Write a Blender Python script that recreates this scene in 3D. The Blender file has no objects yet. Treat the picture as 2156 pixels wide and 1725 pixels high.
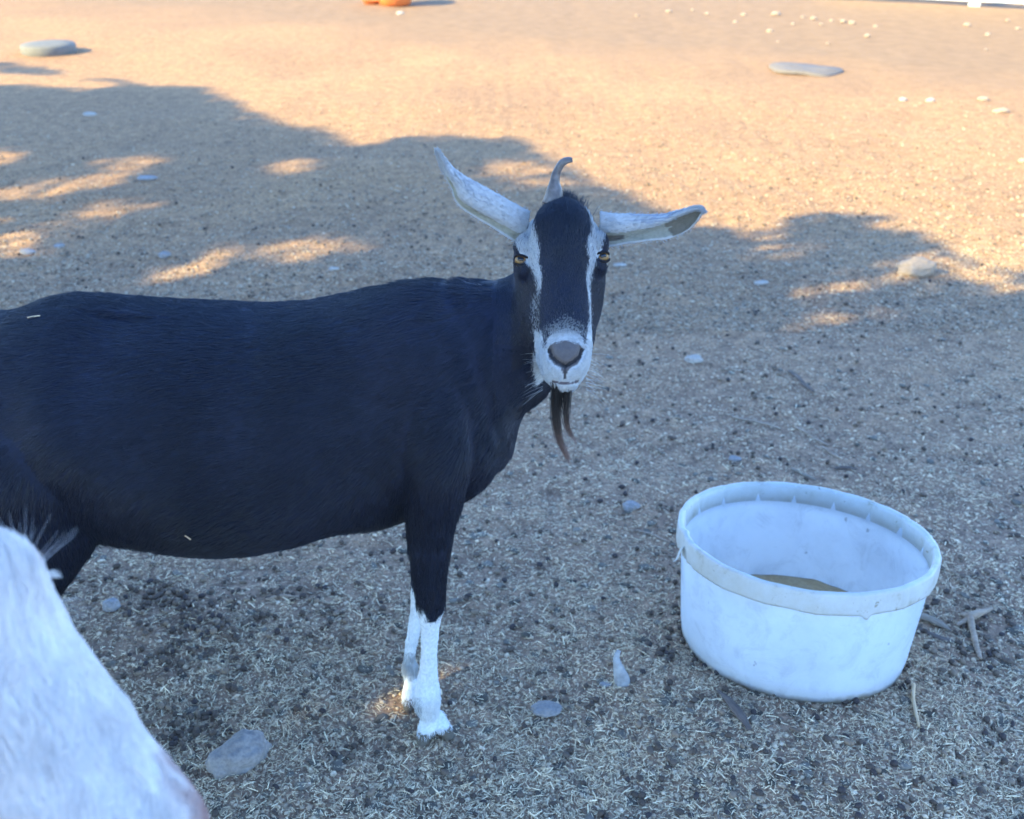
import bpy, bmesh, math
import numpy as np
from mathutils import Vector, Matrix
from mathutils.bvhtree import BVHTree

SC = bpy.context.scene
COL = SC.collection
# ------------------------------------------------------------------ camera
CAM_H, PITCH, FOC = 1.25, math.radians(27.5), 2242.0
CXP, CYP = 1078.0, 862.5
cam = bpy.data.cameras.new('camera')
cam.sensor_fit = 'HORIZONTAL'; cam.sensor_width = 36.0
cam.lens = 36.0 * FOC / 2156.0
cam.clip_start = 0.02; cam.clip_end = 2000
cam.dof.use_dof = True; cam.dof.focus_distance = 1.25; cam.dof.aperture_fstop = 7.5
co = bpy.data.objects.new('camera', cam); COL.objects.link(co)
co.location = (0, 0, CAM_H); co.rotation_euler = (math.pi / 2 - PITCH, 0, 0)
SC.camera = co
# ------------------------------------------------------------------ sky, sun, exposure
SUN_EL = math.radians(30)
LDIR = np.array([-0.86, -0.51, 0.0]); LDIR /= np.linalg.norm(LDIR)
LDIR = LDIR * math.cos(SUN_EL) + np.array([0, 0, math.sin(SUN_EL)])
W = bpy.data.worlds.new('World'); SC.world = W; W.use_nodes = True
nt = W.node_tree
sky = nt.nodes.new('ShaderNodeTexSky'); sky.sky_type = 'NISHITA'; sky.sun_disc = False
sky.sun_elevation = SUN_EL; sky.sun_rotation = math.atan2(LDIR[0], LDIR[1])
sky.ozone_density = 8.0; sky.dust_density = 0.0; sky.air_density = 1.0
bg = nt.nodes['Background']; bg.inputs['Strength'].default_value = 0.15
tint = nt.nodes.new('ShaderNodeMix'); tint.data_type = 'RGBA'; tint.blend_type = 'MULTIPLY'; tint.inputs[0].default_value = 1.0
tint.inputs[7].default_value = (1.0, .985, 1.0, 1)
nt.links.new(sky.outputs[0], tint.inputs[6]); nt.links.new(tint.outputs[2], bg.inputs[0])
sun = bpy.data.lights.new('sun', 'SUN'); sun.energy = 2.5; sun.angle = math.radians(0.53)
sun.color = (1.0, 0.90, 0.42)
so = bpy.data.objects.new('sun', sun); COL.objects.link(so)
so.rotation_euler = Vector(LDIR).to_track_quat('Z', 'Y').to_euler(); so.location = (-6, -4, 6)
SC.view_settings.view_transform = 'Standard'; SC.view_settings.look = 'None'
SC.view_settings.exposure = 2.74; SC.view_settings.gamma = 1.0
SC.cycles.max_bounces = 8; SC.cycles.diffuse_bounces = 4; SC.cycles.transparent_max_bounces = 8
SC.cycles.use_denoising = True
SC.cycles_curves.shape = 'RIBBONS'

# ------------------------------------------------------------------ projection helpers (place real-size things from the photograph)
_F = np.array([0, math.cos(PITCH), -math.sin(PITCH)]); _U = np.array([0, math.sin(PITCH), math.cos(PITCH)])
_C = np.array([0, 0, CAM_H])
def ray(x, y): return _F * FOC + np.array([x - CXP, 0, 0]) - (y - CYP) * _U
def at(x, y, Y):
    d = ray(x, y); return _C + d * (Y / d[1])
def gpt(x, y):
    d = ray(x, y); return _C + d * (CAM_H / -d[2])
def proj(P):
    d = np.asarray(P) - _C; z = d @ _F
    z = np.where(np.abs(z) < 1e-6, 1e-6, z)
    return CXP + FOC * d[..., 0] / z, CYP - FOC * (d @ _U) / z, z
def pxm(P): return FOC / proj(P)[2]

# ------------------------------------------------------------------ noise
def _hash(i, j, k, s):
    n = (i.astype(np.int64) * 374761393 + j.astype(np.int64) * 668265263 + k.astype(np.int64) * 2147483647 + s * 1274126177) & 0xffffffff
    n = ((n ^ (n >> 13)) * 1274126177) & 0xffffffff
    n = ((n ^ (n >> 16)) * 2246822519) & 0xffffffff
    return ((n >> 8) & 0xffff) / 65535.0
def noise3(P, s=0):
    P = np.asarray(P, float); i = np.floor(P).astype(np.int64); f = P - i; f = f * f * (3 - 2 * f)
    r = 0
    for a in (0, 1):
        for b in (0, 1):
            for c in (0, 1):
                w = (f[..., 0] if a else 1 - f[..., 0]) * (f[..., 1] if b else 1 - f[..., 1]) * (f[..., 2] if c else 1 - f[..., 2])
                r = r + w * _hash(i[..., 0] + a, i[..., 1] + b, i[..., 2] + c, s)
    return r * 2 - 1
def n2(x, y, s=0): return noise3(np.stack([x, y, np.zeros_like(x) + 0.37], -1), s)
def fbm(P, o=4, s=0):
    r = 0; a = 1.0
    for k in range(o): r = r + a * noise3(P * 2 ** k, s + k * 17); a *= .5
    return r
def sstep(a, b, x):
    t = np.clip((x - a) / (b - a), 0, 1); return t * t * (3 - 2 * t)

# bucket placement (needed by the ground, which slopes under it)
BK_C = np.array([0.4981, 1.5010, -0.003]); BK_A = np.array([0.0371, 0.1359, 1.0]); BK_A /= np.linalg.norm(BK_A)
BK_RB, BK_RT, BK_H = 0.1935, 0.2173, 0.2193
ROCKY = gpt(505, 1600)
HOLE = gpt(845, 1500)
def gh(x, y):
    x = np.asarray(x, float); y = np.asarray(y, float)
    near = 1 - sstep(4, 9, np.hypot(x, y))
    h = .012 * n2(x * 2.3, y * 2.3, 3) + .006 * n2(x * 7, y * 7, 5)
    h = h + near * (.0045 * n2(x * 21, y * 21, 7) - .006 * sstep(.45, .8, n2(x * 11, y * 14, 8)) + .0022 * n2(x * 60, y * 60, 9))
    d = np.hypot(x - BK_C[0], y - BK_C[1])
    w = 1 - sstep(.2, .5, d)
    pl = -(BK_A[0] * (x - BK_C[0]) + BK_A[1] * (y - BK_C[1])) / BK_A[2] + .002
    h = h * (1 - .85 * w) + pl * w
    for c in ((-.128, 1.272), (-.11, 1.352)):          # flat under the hooves
        w2 = 1 - sstep(.03, .09, np.hypot(x - c[0], y - c[1])); h = h * (1 - w2)
    return h
def gpt_h(x, y, dz=0):
    P = gpt(x, y)
    for _ in range(6):
        z = float(gh(P[0], P[1])); d = ray(x, y); P = _C + d * ((CAM_H - z) / -d[2])
    P[2] += dz
    return P

# ------------------------------------------------------------------ object helpers
def link(o, parent=None):
    COL.objects.link(o)
    if parent: o.parent = parent
    return o
def tag(o, label=None, cat=None, group=None, kind=None):
    if label: o['label'] = label
    if cat: o['category'] = cat
    if group: o['group'] = group
    if kind: o['kind'] = kind
    return o
def empty(name, loc=(0, 0, 0)):
    o = bpy.data.objects.new(name, None); o.empty_display_size = .1; o.location = loc
    return link(o)
def mesh_np(name, V, Fc, mat, parent=None, smooth=True, cols=None, colname='tint'):
    """V (n,3); Fc (m,k) or list of such arrays."""
    me = bpy.data.meshes.new(name)
    if not isinstance(Fc, list): Fc = [Fc]
    V = np.asarray(V, np.float32)
    me.vertices.add(len(V)); me.vertices.foreach_set('co', V.ravel())
    loops = np.concatenate([f.ravel() for f in Fc]).astype(np.int32)
    tot = np.concatenate([np.full(len(f), f.shape[1]) for f in Fc]).astype(np.int32)
    me.loops.add(len(loops)); me.loops.foreach_set('vertex_index', loops)
    me.polygons.add(len(tot)); st = np.concatenate([[0], np.cumsum(tot)[:-1]]).astype(np.int32)
    me.polygons.foreach_set('loop_start', st); me.polygons.foreach_set('loop_total', tot)
    if smooth: me.polygons.foreach_set('use_smooth', np.ones(len(tot), bool))
    me.update(calc_edges=True); me.validate()
    if cols is not None:
        a = me.color_attributes.new(colname, 'FLOAT_COLOR', 'POINT')
        c = np.ones((len(V), 4), np.float32); c[:, :3] = cols; a.data.foreach_set('color', c.ravel())
    if mat: me.materials.append(mat)
    o = bpy.data.objects.new(name, me)
    return link(o, parent)
def recolor(me, cols, name='tint'):
    a = me.color_attributes.get(name) or me.color_attributes.new(name, 'FLOAT_COLOR', 'POINT')
    c = np.ones((len(me.vertices), 4), np.float32); c[:, :3] = cols; a.data.foreach_set('color', c.ravel())
def verts(me):
    a = np.empty(len(me.vertices) * 3, np.float32); me.vertices.foreach_get('co', a); return a.reshape(-1, 3).astype(float)
def norms(me):
    a = np.empty(len(me.vertices) * 3, np.float32); me.vertex_normals.foreach_get('vector', a); return a.reshape(-1, 3).astype(float)
def unit(v): return v / np.maximum(np.linalg.norm(v, axis=-1, keepdims=True), 1e-9)
def catmull(K, n):
    """rows of K resampled smoothly to n rows"""
    K = np.asarray(K, float); m = len(K); t = np.linspace(0, m - 1, n); i = np.clip(t.astype(int), 0, m - 2); f = (t - i)[:, None]
    p1 = K[i]; p2 = K[i + 1]; p0 = np.where((i > 0)[:, None], K[np.maximum(i - 1, 0)], 2 * p1 - p2)
    p3 = np.where((i < m - 2)[:, None], K[np.minimum(i + 2, m - 1)], 2 * p2 - p1)
    return .5 * ((2 * p1) + (-p0 + p2) * f + (2 * p0 - 5 * p1 + 4 * p2 - p3) * f ** 2 + (-p0 + 3 * p1 - 3 * p2 + p3) * f ** 3)
def loft(C, A, B, nseg=32, e=2.0):
    """closed tube from centres C and half-axes A, B (n,3)"""
    n = len(C); t = np.linspace(0, 2 * np.pi, nseg, endpoint=False)
    ct = np.sign(np.cos(t)) * np.abs(np.cos(t)) ** (2 / e); st = np.sign(np.sin(t)) * np.abs(np.sin(t)) ** (2 / e)
    V = C[:, None, :] + ct[None, :, None] * A[:, None, :] + st[None, :, None] * B[:, None, :]
    V = V.reshape(-1, 3); i = np.arange(n - 1)[:, None] * nseg; j = np.arange(nseg)[None, :]; k = (j + 1) % nseg
    Q = np.stack([i + j, i + k, i + nseg + k, i + nseg + j], -1).reshape(-1, 4)
    V = np.concatenate([V, C[:1], C[-1:]]); a = n * nseg
    T = np.concatenate([np.stack([np.full(nseg, a), k[0], j[0]], -1), np.stack([np.full(nseg, a + 1), (n - 1) * nseg + j[0], (n - 1) * nseg + k[0]], -1)])
    return V, Q, T
def tube(P, R, nseg=10, flat=1.0, side=None):
    """tapered round bar along the points P with radii R"""
    P = np.asarray(P, float); T = unit(np.gradient(P, axis=0)); s = np.array(side if side is not None else [0, 0, 1.0])
    A = unit(np.cross(T, s)); B = np.cross(A, T); R = np.asarray(R, float)[:, None]
    return loft(P, A * R, B * R * flat, nseg)
def merge(parts):
    V, Q, T, n = [], [], [], 0
    for v, q, t in parts:
        V.append(v); Q.append(q + n); T.append(t + n); n += len(v)
    Q = [q for q in Q if len(q)]; T = [t for t in T if len(t)]
    out = []
    if Q: out.append(np.concatenate(Q))
    if T: out.append(np.concatenate(T))
    return np.concatenate(V), out
def sphere(c, r, n=20, axes=None):
    t = np.linspace(0, np.pi, n); t[0] = .05; t[-1] = np.pi - .05
    r = np.array(r) * np.ones(3); ax = np.eye(3) if axes is None else np.asarray(axes)
    c = np.asarray(c, float)
    C = c + np.cos(t)[:, None] * r[2] * ax[2]
    return loft(C, np.sin(t)[:, None] * r[0] * ax[0], np.sin(t)[:, None] * r[1] * ax[1], 24)
def subdiv(P, F):
    """one midpoint subdivision of triangles"""
    E = np.sort(np.concatenate([F[:, [0, 1]], F[:, [1, 2]], F[:, [2, 0]]]), axis=1)
    U_, inv = np.unique(E, axis=0, return_inverse=True); inv = inv.ravel()
    m = (P[U_[:, 0]] + P[U_[:, 1]]) / 2; n = len(F); a, b, c = inv[:n] + len(P), inv[n:2 * n] + len(P), inv[2 * n:] + len(P)
    F2 = np.concatenate([np.stack([F[:, 0], a, c], 1), np.stack([F[:, 1], b, a], 1), np.stack([F[:, 2], c, b], 1), np.stack([a, b, c], 1)])
    return np.concatenate([P, m]), F2
def ico(k):
    g = (1 + 5 ** .5) / 2
    P = np.array([(-1, g, 0), (1, g, 0), (-1, -g, 0), (1, -g, 0), (0, -1, g), (0, 1, g), (0, -1, -g), (0, 1, -g), (g, 0, -1), (g, 0, 1), (-g, 0, -1), (-g, 0, 1)], float)
    F = np.array([(0, 11, 5), (0, 5, 1), (0, 1, 7), (0, 7, 10), (0, 10, 11), (1, 5, 9), (5, 11, 4), (11, 10, 2), (10, 7, 6), (7, 1, 8), (3, 9, 4), (3, 4, 2), (3, 2, 6), (3, 6, 8), (3, 8, 9), (4, 9, 5), (2, 4, 11), (6, 2, 10), (8, 6, 7), (9, 8, 1)])
    P = unit(P)
    for _ in range(k): P, F = subdiv(P, F); P = unit(P)
    return P, F

# ------------------------------------------------------------------ materials
def mat(name, base=(.5, .5, .5), rough=.8, spec=.5):
    m = bpy.data.materials.new(name); m.use_nodes = True
    b = m.node_tree.nodes['Principled BSDF']
    b.inputs['Base Color'].default_value = (*base, 1); b.inputs['Roughness'].default_value = rough
    b.inputs['Specular IOR Level'].default_value = spec
    return m, m.node_tree, b
def N(t, typ, **kw):
    n = t.nodes.new(typ)
    for k, v in kw.items(): setattr(n, k, v)
    return n
def noise_node(t, scale, detail=4, coord='Object', rough=.6, dist=0):
    tc = N(t, 'ShaderNodeTexCoord'); n = N(t, 'ShaderNodeTexNoise'); n.inputs['Scale'].default_value = scale
    n.inputs['Detail'].default_value = detail; n.inputs['Roughness'].default_value = rough; n.inputs['Distortion'].default_value = dist
    t.links.new(tc.outputs[coord], n.inputs['Vector']); return n
def ramp(t, src, stops):
    r = N(t, 'ShaderNodeValToRGB'); cr = r.color_ramp
    while len(cr.elements) < len(stops): cr.elements.new(.5)
    for e, (p, c) in zip(cr.elements, stops):
        e.position = p; e.color = (*c, 1) if len(c) == 3 else c
    t.links.new(src, r.inputs[0]); return r
def mix(t, fac, a, b, mode='MIX'):
    m = N(t, 'ShaderNodeMix', data_type='RGBA', blend_type=mode)
    for s, v in ((m.inputs[0], fac), (m.inputs[6], a), (m.inputs[7], b)):
        if isinstance(v, bpy.types.NodeSocket): t.links.new(v, s)
        elif isinstance(v, (int, float)): s.default_value = v
        else: s.default_value = (*v, 1)
    return m.outputs[2]
def bump(t, b, h, strength=.4, dist=.003):
    n = N(t, 'ShaderNodeBump'); n.inputs['Strength'].default_value = strength; n.inputs['Distance'].default_value = dist
    t.links.new(h, n.inputs['Height']); t.links.new(n.outputs[0], b.inputs['Normal']); return n
def attr_mat(name, rough=.8, spec=.3, nscale=None, namp=.25, sheen=0, bmp=None):
    m, t, b = mat(name, rough=rough, spec=spec); a = N(t, 'ShaderNodeAttribute', attribute_name='tint')
    c = a.outputs['Color']
    if nscale:
        n = noise_node(t, nscale, 5); g = ramp(t, n.outputs[0], [(.3, (1 - namp,) * 3), (.7, (1 + namp,) * 3)])
        c = mix(t, 1.0, c, g.outputs[0], 'MULTIPLY')
        if bmp: bump(t, b, n.outputs[0], bmp[0], bmp[1])
    t.links.new(c, b.inputs['Base Color'])
    return m
def stone_mat(name, c1, c2, scale=30, rough=.85):
    m, t, b = mat(name, rough=rough, spec=.3); n = noise_node(t, scale, 7, rough=.65)
    r = ramp(t, n.outputs[0], [(.3, c1), (.68, c2)]); n3 = noise_node(t, scale * 6, 3)
    c = mix(t, .35, r.outputs[0], ramp(t, n3.outputs[0], [(.35, tuple(x * .6 for x in c1)), (.6, c2)]).outputs[0])
    t.links.new(c, b.inputs['Base Color']); bump(t, b, n.outputs[0], .5, .004); return m

M_litter = attr_mat('litter', .85, .25)
M_crumb = attr_mat('crumb', .95, .15)
M_dung = attr_mat('dung', .9, .15)
M_hair_black, t, b = mat('black_hair', (.02, .02, .024), .42, .5)
a = N(t, 'ShaderNodeAttribute', attribute_name='tint'); t.links.new(a.outputs['Color'], b.inputs['Base Color'])
M_hair_white, t, b = mat('white_hair', (.8, .8, .8), .6, .3)
a = N(t, 'ShaderNodeAttribute', attribute_name='tint'); t.links.new(a.outputs['Color'], b.inputs['Base Color'])
tr = N(t, 'ShaderNodeBsdfTranslucent'); t.links.new(a.outputs['Color'], tr.inputs[0])
mx = N(t, 'ShaderNodeMixShader'); mx.inputs[0].default_value = .35; t.links.new(b.outputs[0], mx.inputs[1]); t.links.new(tr.outputs[0], mx.inputs[2])
t.links.new(mx.outputs[0], t.nodes['Material Output'].inputs[0])
M_skin = attr_mat('skin', .75, .25, 220, .12, bmp=(.3, .001))
M_nose = attr_mat('nose_skin', .5, .4, 500, .2, bmp=(.5, .0006))

# ------------------------------------------------------------------ ground
def axis_pts(lo, hi, fine_lo, fine_hi, step, grow=1.12):
    mid = list(np.arange(fine_lo, fine_hi, step)); s = step; v = fine_hi; up = []
    while v < hi: up.append(v); s *= grow; v += s
    s = step; v = fine_lo - step * grow; dn = []
    while v > lo: dn.append(v); s *= grow; v -= s
    return np.array(dn[::-1] + mid + up)
gx = axis_pts(-90, 90, -1.5, 1.7, .009); gy = axis_pts(-60, 160, .75, 3.2, .009, 1.06)
GX, GY = np.meshgrid(gx, gy); GZ = gh(GX, GY)
nx, ny = len(gx), len(gy); I = (np.arange(ny - 1)[:, None] * nx + np.arange(nx - 1)[None]).ravel()
Mg, t, b = mat('ground_soil', rough=.95, spec=.15)
tc = N(t, 'ShaderNodeTexCoord')
def gn(scale, detail=5, rough=.6, dist=0, vec=None):
    n = N(t, 'ShaderNodeTexNoise'); n.inputs['Scale'].default_value = scale; n.inputs['Detail'].default_value = detail
    n.inputs['Roughness'].default_value = rough; n.inputs['Distortion'].default_value = dist
    t.links.new(vec or tc.outputs['Object'], n.inputs['Vector']); return n.outputs[0]
big = gn(.9, 4, .6, .6)
soil = ramp(t, big, [(.3, (.355, .196, .102)), (.55, (.415, .226, .112)), (.75, (.465, .256, .123))]).outputs[0]
fine = gn(85, 5, .7)
soil = mix(t, 1.0, soil, ramp(t, fine, [(.3, (.45, .45, .47)), (.5, (1, 1, 1)), (.72, (1.5, 1.48, 1.42))]).outputs[0], 'MULTIPLY')
mid_ = gn(17, 5, .7)
soil = mix(t, 1.0, soil, ramp(t, mid_, [(.32, (.68, .68, .72)), (.55, (1, 1, 1)), (.75, (1.25, 1.2, 1.12))]).outputs[0], 'MULTIPLY')
# paler, greyer packed dirt further back and to the right, warm chaff before it
sep = N(t, 'ShaderNodeSeparateXYZ'); t.links.new(tc.outputs['Object'], sep.inputs[0])
m1 = N(t, 'ShaderNodeMath', operation='MULTIPLY_ADD'); t.links.new(sep.outputs[0], m1.inputs[0]); m1.inputs[1].default_value = .55; t.links.new(sep.outputs[1], m1.inputs[2])
m2 = N(t, 'ShaderNodeMath', operation='MULTIPLY_ADD'); t.links.new(gn(.8, 4), m2.inputs[0]); m2.inputs[1].default_value = 2.4; t.links.new(m1.outputs[0], m2.inputs[2])
farm = N(t, 'ShaderNodeMapRange'); t.links.new(m2.outputs[0], farm.inputs[0]); farm.inputs[1].default_value = 8.6; farm.inputs[2].default_value = 10.2
packed = mix(t, 1.0, (.275, .165, .093), ramp(t, gn(9, 5), [(.3, (.85,) * 3), (.7, (1.15,) * 3)]).outputs[0], 'MULTIPLY')
soil = mix(t, farm.outputs[0], soil, packed)
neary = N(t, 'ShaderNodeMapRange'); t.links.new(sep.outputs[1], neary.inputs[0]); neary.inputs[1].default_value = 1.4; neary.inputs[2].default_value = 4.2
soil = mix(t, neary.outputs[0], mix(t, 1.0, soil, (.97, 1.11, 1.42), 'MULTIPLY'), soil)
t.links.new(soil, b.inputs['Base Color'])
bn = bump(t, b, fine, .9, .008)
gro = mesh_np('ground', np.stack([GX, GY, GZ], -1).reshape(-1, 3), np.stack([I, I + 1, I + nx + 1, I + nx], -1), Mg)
tag(gro, kind='structure')

# ------------------------------------------------------------------ litter on the ground (uncountable)
rng = np.random.default_rng(7)
def screen_points(n, y0, y1, pw=1.0, margin=250, r=rng):
    """ground points inside (and around) the strip of ground in front of the camera, denser near it"""
    x = r.uniform(-margin, 2156 + margin, n); y = y0 + (y1 - y0) * r.uniform(0, 1, n) ** pw
    dz = -math.sin(PITCH) * FOC - (y - CYP) * math.cos(PITCH); dy = math.cos(PITCH) * FOC - (y - CYP) * math.sin(PITCH)
    k = CAM_H / -dz; return (x - CXP) * k, dy * k
def keep_clear(X, Y):
    d = np.hypot(X - BK_C[0], Y - BK_C[1]); return d > BK_RB - .012
def litter(n, y0, y1, L0, L1, W0, W1, palette, probs, lift, seed, pw=.8, clump=True):
    r = np.random.default_rng(seed); X, Y = screen_points(n, y0, y1, pw, 420, r=r)
    k = keep_clear(X, Y)
    if clump: k &= (n2(X * 6, Y * 6, 41) + .8 * n2(X * 19, Y * 19, 42) + r.uniform(-1, 1.3, n)) > -.15
    X, Y = X[k], Y[k]; n = len(X)
    L = L0 + (L1 - L0) * r.uniform(0, 1, n) ** 2.2; Wd = r.uniform(W0, W1, n); a = r.uniform(0, 2 * np.pi, n); tl = r.normal(0, .16, n)
    D = np.stack([np.cos(a) * np.cos(tl), np.sin(a) * np.cos(tl), np.sin(tl)], -1); S = np.stack([-np.sin(a), np.cos(a), np.zeros(n)], -1)
    bend = r.normal(0, .035, n)[:, None] * L[:, None] * S + np.array([0, 0, 1.0]) * (r.uniform(0, .04, n) * L)[:, None]
    C = np.stack([X, Y, gh(X, Y) + r.uniform(.0003, lift, n) + Wd * .4 + np.abs(np.sin(tl)) * L * .42], -1)
    V = np.empty((n, 9, 3)); up = np.array([0, 0, 1.0])
    for i, (s, o) in enumerate(((-.5, 0), (0, 1), (.5, 0))):
        c = C + D * (s * L)[:, None] + bend * o
        w = Wd[:, None] * (.5 if o == 0 else .55)
        V[:, i * 3] = c - S * w; V[:, i * 3 + 1] = c + S * w; V[:, i * 3 + 2] = c + up * w * .9
    F = []
    for i in (0, 3):
        F += [(i, i + 1, i + 4, i + 3), (i + 1, i + 2, i + 5, i + 4), (i + 2, i, i + 3, i + 5)]
    F = (np.array(F)[None] + (np.arange(n) * 9)[:, None, None]).reshape(-1, 4)
    pal = np.array(palette)[r.choice(len(palette), n, p=probs)] * r.uniform(.75, 1.2, (n, 1))
    return V.reshape(-1, 3), F, np.repeat(pal, 9, 0)
STRAW = [(.98, .79, .53), (.90, .69, .44), (.68, .505, .325), (.36, .265, .178), (.86, .72, .48)]
parts = [litter(330000, 520, 2150, .0022, .012, .0006, .0013, STRAW, [.26, .26, .24, .20, .04], .004, 1, .85),
         litter(8000, 760, 2150, .009, .022, .0010, .0019, STRAW, [.55, .25, .12, .04, .04], .006, 2, .8),
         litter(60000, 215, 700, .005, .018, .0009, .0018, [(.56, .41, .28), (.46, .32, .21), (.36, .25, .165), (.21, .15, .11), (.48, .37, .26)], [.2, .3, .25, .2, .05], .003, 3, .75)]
V = np.concatenate([p[0] for p in parts]); off = np.cumsum([0] + [len(p[0]) for p in parts[:-1]])
Fq = np.concatenate([p[1] + o for p, o in zip(parts, off)])
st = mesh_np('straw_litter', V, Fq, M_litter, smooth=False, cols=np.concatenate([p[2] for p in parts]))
tag(st, 'short pale bits of chopped straw strewn over the dirt', 'straw', kind='stuff')
def blobs(X, Y, size, flat, cols, seed, k=0, jit=.25, sink=.25):
    r = np.random.default_rng(seed); P, F = ico(k); n = len(X); m = len(P)
    a = r.uniform(0, 2 * np.pi, n); ca, sa = np.cos(a), np.sin(a)
    S = size[:, None] * np.stack([r.uniform(.8, 1.3, n), r.uniform(.6, 1.0, n), flat * r.uniform(.8, 1.2, n)], -1)
    Q = P[None] * S[:, None, :] * (1 + r.uniform(-jit, jit, (n, m, 1)))
    q = Q.copy(); q[..., 0] = Q[..., 0] * ca[:, None] - Q[..., 1] * sa[:, None]; q[..., 1] = Q[..., 0] * sa[:, None] + Q[..., 1] * ca[:, None]
    c = np.stack([X, Y, gh(X, Y) + S[:, 2] * (1 - 2 * sink)], -1)
    V = (q + c[:, None]).reshape(-1, 3); F = (F[None] + (np.arange(n) * m)[:, None, None]).reshape(-1, 3)
    return V, F, np.repeat(cols, m, 0)
def crumbs(n, y0, y1, s0, s1, seed, pw):
    r = np.random.default_rng(seed); X, Y = screen_points(n, y0, y1, pw, r=r); k = keep_clear(X, Y); X, Y = X[k], Y[k]; n = len(X)
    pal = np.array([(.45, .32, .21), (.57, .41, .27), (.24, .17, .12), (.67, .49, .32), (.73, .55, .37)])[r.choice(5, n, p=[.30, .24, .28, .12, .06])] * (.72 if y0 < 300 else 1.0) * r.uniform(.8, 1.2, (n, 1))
    return blobs(X, Y, s0 + (s1 - s0) * r.uniform(0, 1, n) ** 3, .5, pal, seed + 1)
parts = [crumbs(95000, 520, 2150, .0012, .0052, 11, .85), crumbs(50000, 215, 700, .002, .007, 12, .8)]
V = np.concatenate([p[0] for p in parts]); Ft = np.concatenate([parts[0][1], parts[1][1] + len(parts[0][0])])
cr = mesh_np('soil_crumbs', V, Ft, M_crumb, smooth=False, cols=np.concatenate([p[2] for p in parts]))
tag(cr, 'loose dark crumbs of soil and bark covering the yard', 'soil crumbs', kind='stuff')
r = np.random.default_rng(21)
X, Y = screen_points(3600, 330, 1800, .8, r=r); k = (n2(X * 5, Y * 5, 61) + r.uniform(-1, 1, len(X))) > -.1; X, Y = X[k], Y[k]
for (px, py, sx, sy, n) in ((345, 1270, 55, 22, 120), (450, 1325, 70, 18, 110), (400, 1530, 40, 25, 70), (380, 1375, 45, 14, 40), (2070, 1330, 60, 35, 50), (1420, 1340, 30, 50, 40), (1900, 1330, 40, 60, 30), (1460, 1260, 25, 40, 30), (690, 1330, 60, 25, 30), (2000, 1410, 80, 40, 35), (1750, 1640, 120, 50, 25), (2050, 1230, 60, 30, 40), (620, 1260, 120, 20, 60)):
    gxx, gyy = [], []
    for _ in range(int(n * .62)):
        P = gpt(px + r.normal(0, sx), py + r.normal(0, sy)); gxx.append(P[0]); gyy.append(P[1])
    X = np.concatenate([X, gxx]); Y = np.concatenate([Y, gyy])
k = keep_clear(X, Y); X, Y = X[k], Y[k]
pal = np.array([(.10, .07, .052), (.15, .105, .075), (.26, .18, .12), (.07, .052, .046)])[r.choice(4, len(X), p=[.4, .3, .15, .15])]
V, F, c = blobs(X, Y, r.uniform(.0042, .0066, len(X)), .75, pal, 23, k=2, jit=.05, sink=.08)
tag(mesh_np('dung_pellets', V, F, M_dung, cols=c), 'small round dark goat droppings scattered over the ground', 'droppings', kind='stuff')
# bark flakes
r = np.random.default_rng(31); X, Y = screen_points(900, 640, 1800, .7, r=r); k = keep_clear(X, Y); X, Y = X[k], Y[k]
V, F, c = blobs(X, Y, r.uniform(.005, .013, len(X)), .16, np.array([(.15, .12, .09)]) * r.uniform(.6, 1.6, (len(X), 1)), 32, k=0, jit=.3, sink=.1)
tag(mesh_np('bark_flakes', V, F, M_crumb, smooth=False, cols=c), 'thin flat brown flakes of bark lying in the dirt', 'bark flakes', kind='stuff')

# ------------------------------------------------------------------ stones
STONE = {'grey': stone_mat('grey_stone', (.21, .18, .16), (.32, .28, .25)), 'white': stone_mat('white_stone', (.31, .22, .15), (.41, .30, .21)),
         'blue': stone_mat('blue_grey_stone', (.22, .20, .19), (.33, .30, .28)), 'pale': stone_mat('pale_stone', (.34, .28, .23), (.46, .39, .32))}
def stone(px, py, wpx, ratio, zr, kind, label, seed, name='stone', cat='stone', group=None, sink=.3, ang=0, rough=.22, skew=0):
    P0 = gpt_h(px, py); s = pxm(P0); rx = wpx / s / 2; ry = rx * ratio; rz = rx * zr
    P, F = ico(4 if wpx > 25 else 3)
    d = 1 + rough * fbm(P * 1.1 + seed * 7.3, 4, seed); P = P * d[:, None]
    q = np.clip(fbm(P * .9 + seed, 1, seed + 5), -.5, .5); P = P * np.array([rx, ry, rz]); P[:, 2] += skew * P[:, 0]
    c, s_ = math.cos(ang), math.sin(ang); P = np.stack([P[:, 0] * c - P[:, 1] * s_, P[:, 0] * s_ + P[:, 1] * c, P[:, 2]], -1)
    o = mesh_np(name, P, F, STONE[kind]); o.location = P0 + np.array([0, 0, rz * (1 - 2 * sink)])
    return tag(o, label, cat, group)
stone(503, 1606, 140, .62, .80, 'grey', 'large smooth grey stone half buried beside the white goat', 4, sink=.47, skew=.10, ang=.45, rough=.30)
stone(1927, 578, 78, .6, .62, 'white', 'pale white rock at the edge of the tree shade', 5, name='rock', cat='rock', sink=.25, skew=.1)
stone(1460, 760, 40, .6, .45, 'pale', 'pale flat stone in the shade right of the goat muzzle', 6)
stone(1147, 1497, 68, .7, .35, 'grey', 'jagged grey stone right of the front hoof', 8, sink=.3, rough=.3)
stone(236, 1282, 36, .8, .8, 'blue', 'small blue grey stone under the goat belly near the white goat', 9, sink=.2)
stone(1327, 1071, 32, .8, .6, 'blue', 'small angular blue grey stone left of the bucket', 10, sink=.2, rough=.3)
stone(1546, 969, 27, .7, .5, 'blue', 'small blue grey stone behind the bucket', 11)
stone(190, 243, 26, .6, .35, 'pale', 'flat pale stone in the shade near the left edge', 12)
stone(310, 378, 40, .5, .3, 'blue', 'flat blue grey stone in the shade above the goat back', 13)
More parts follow.
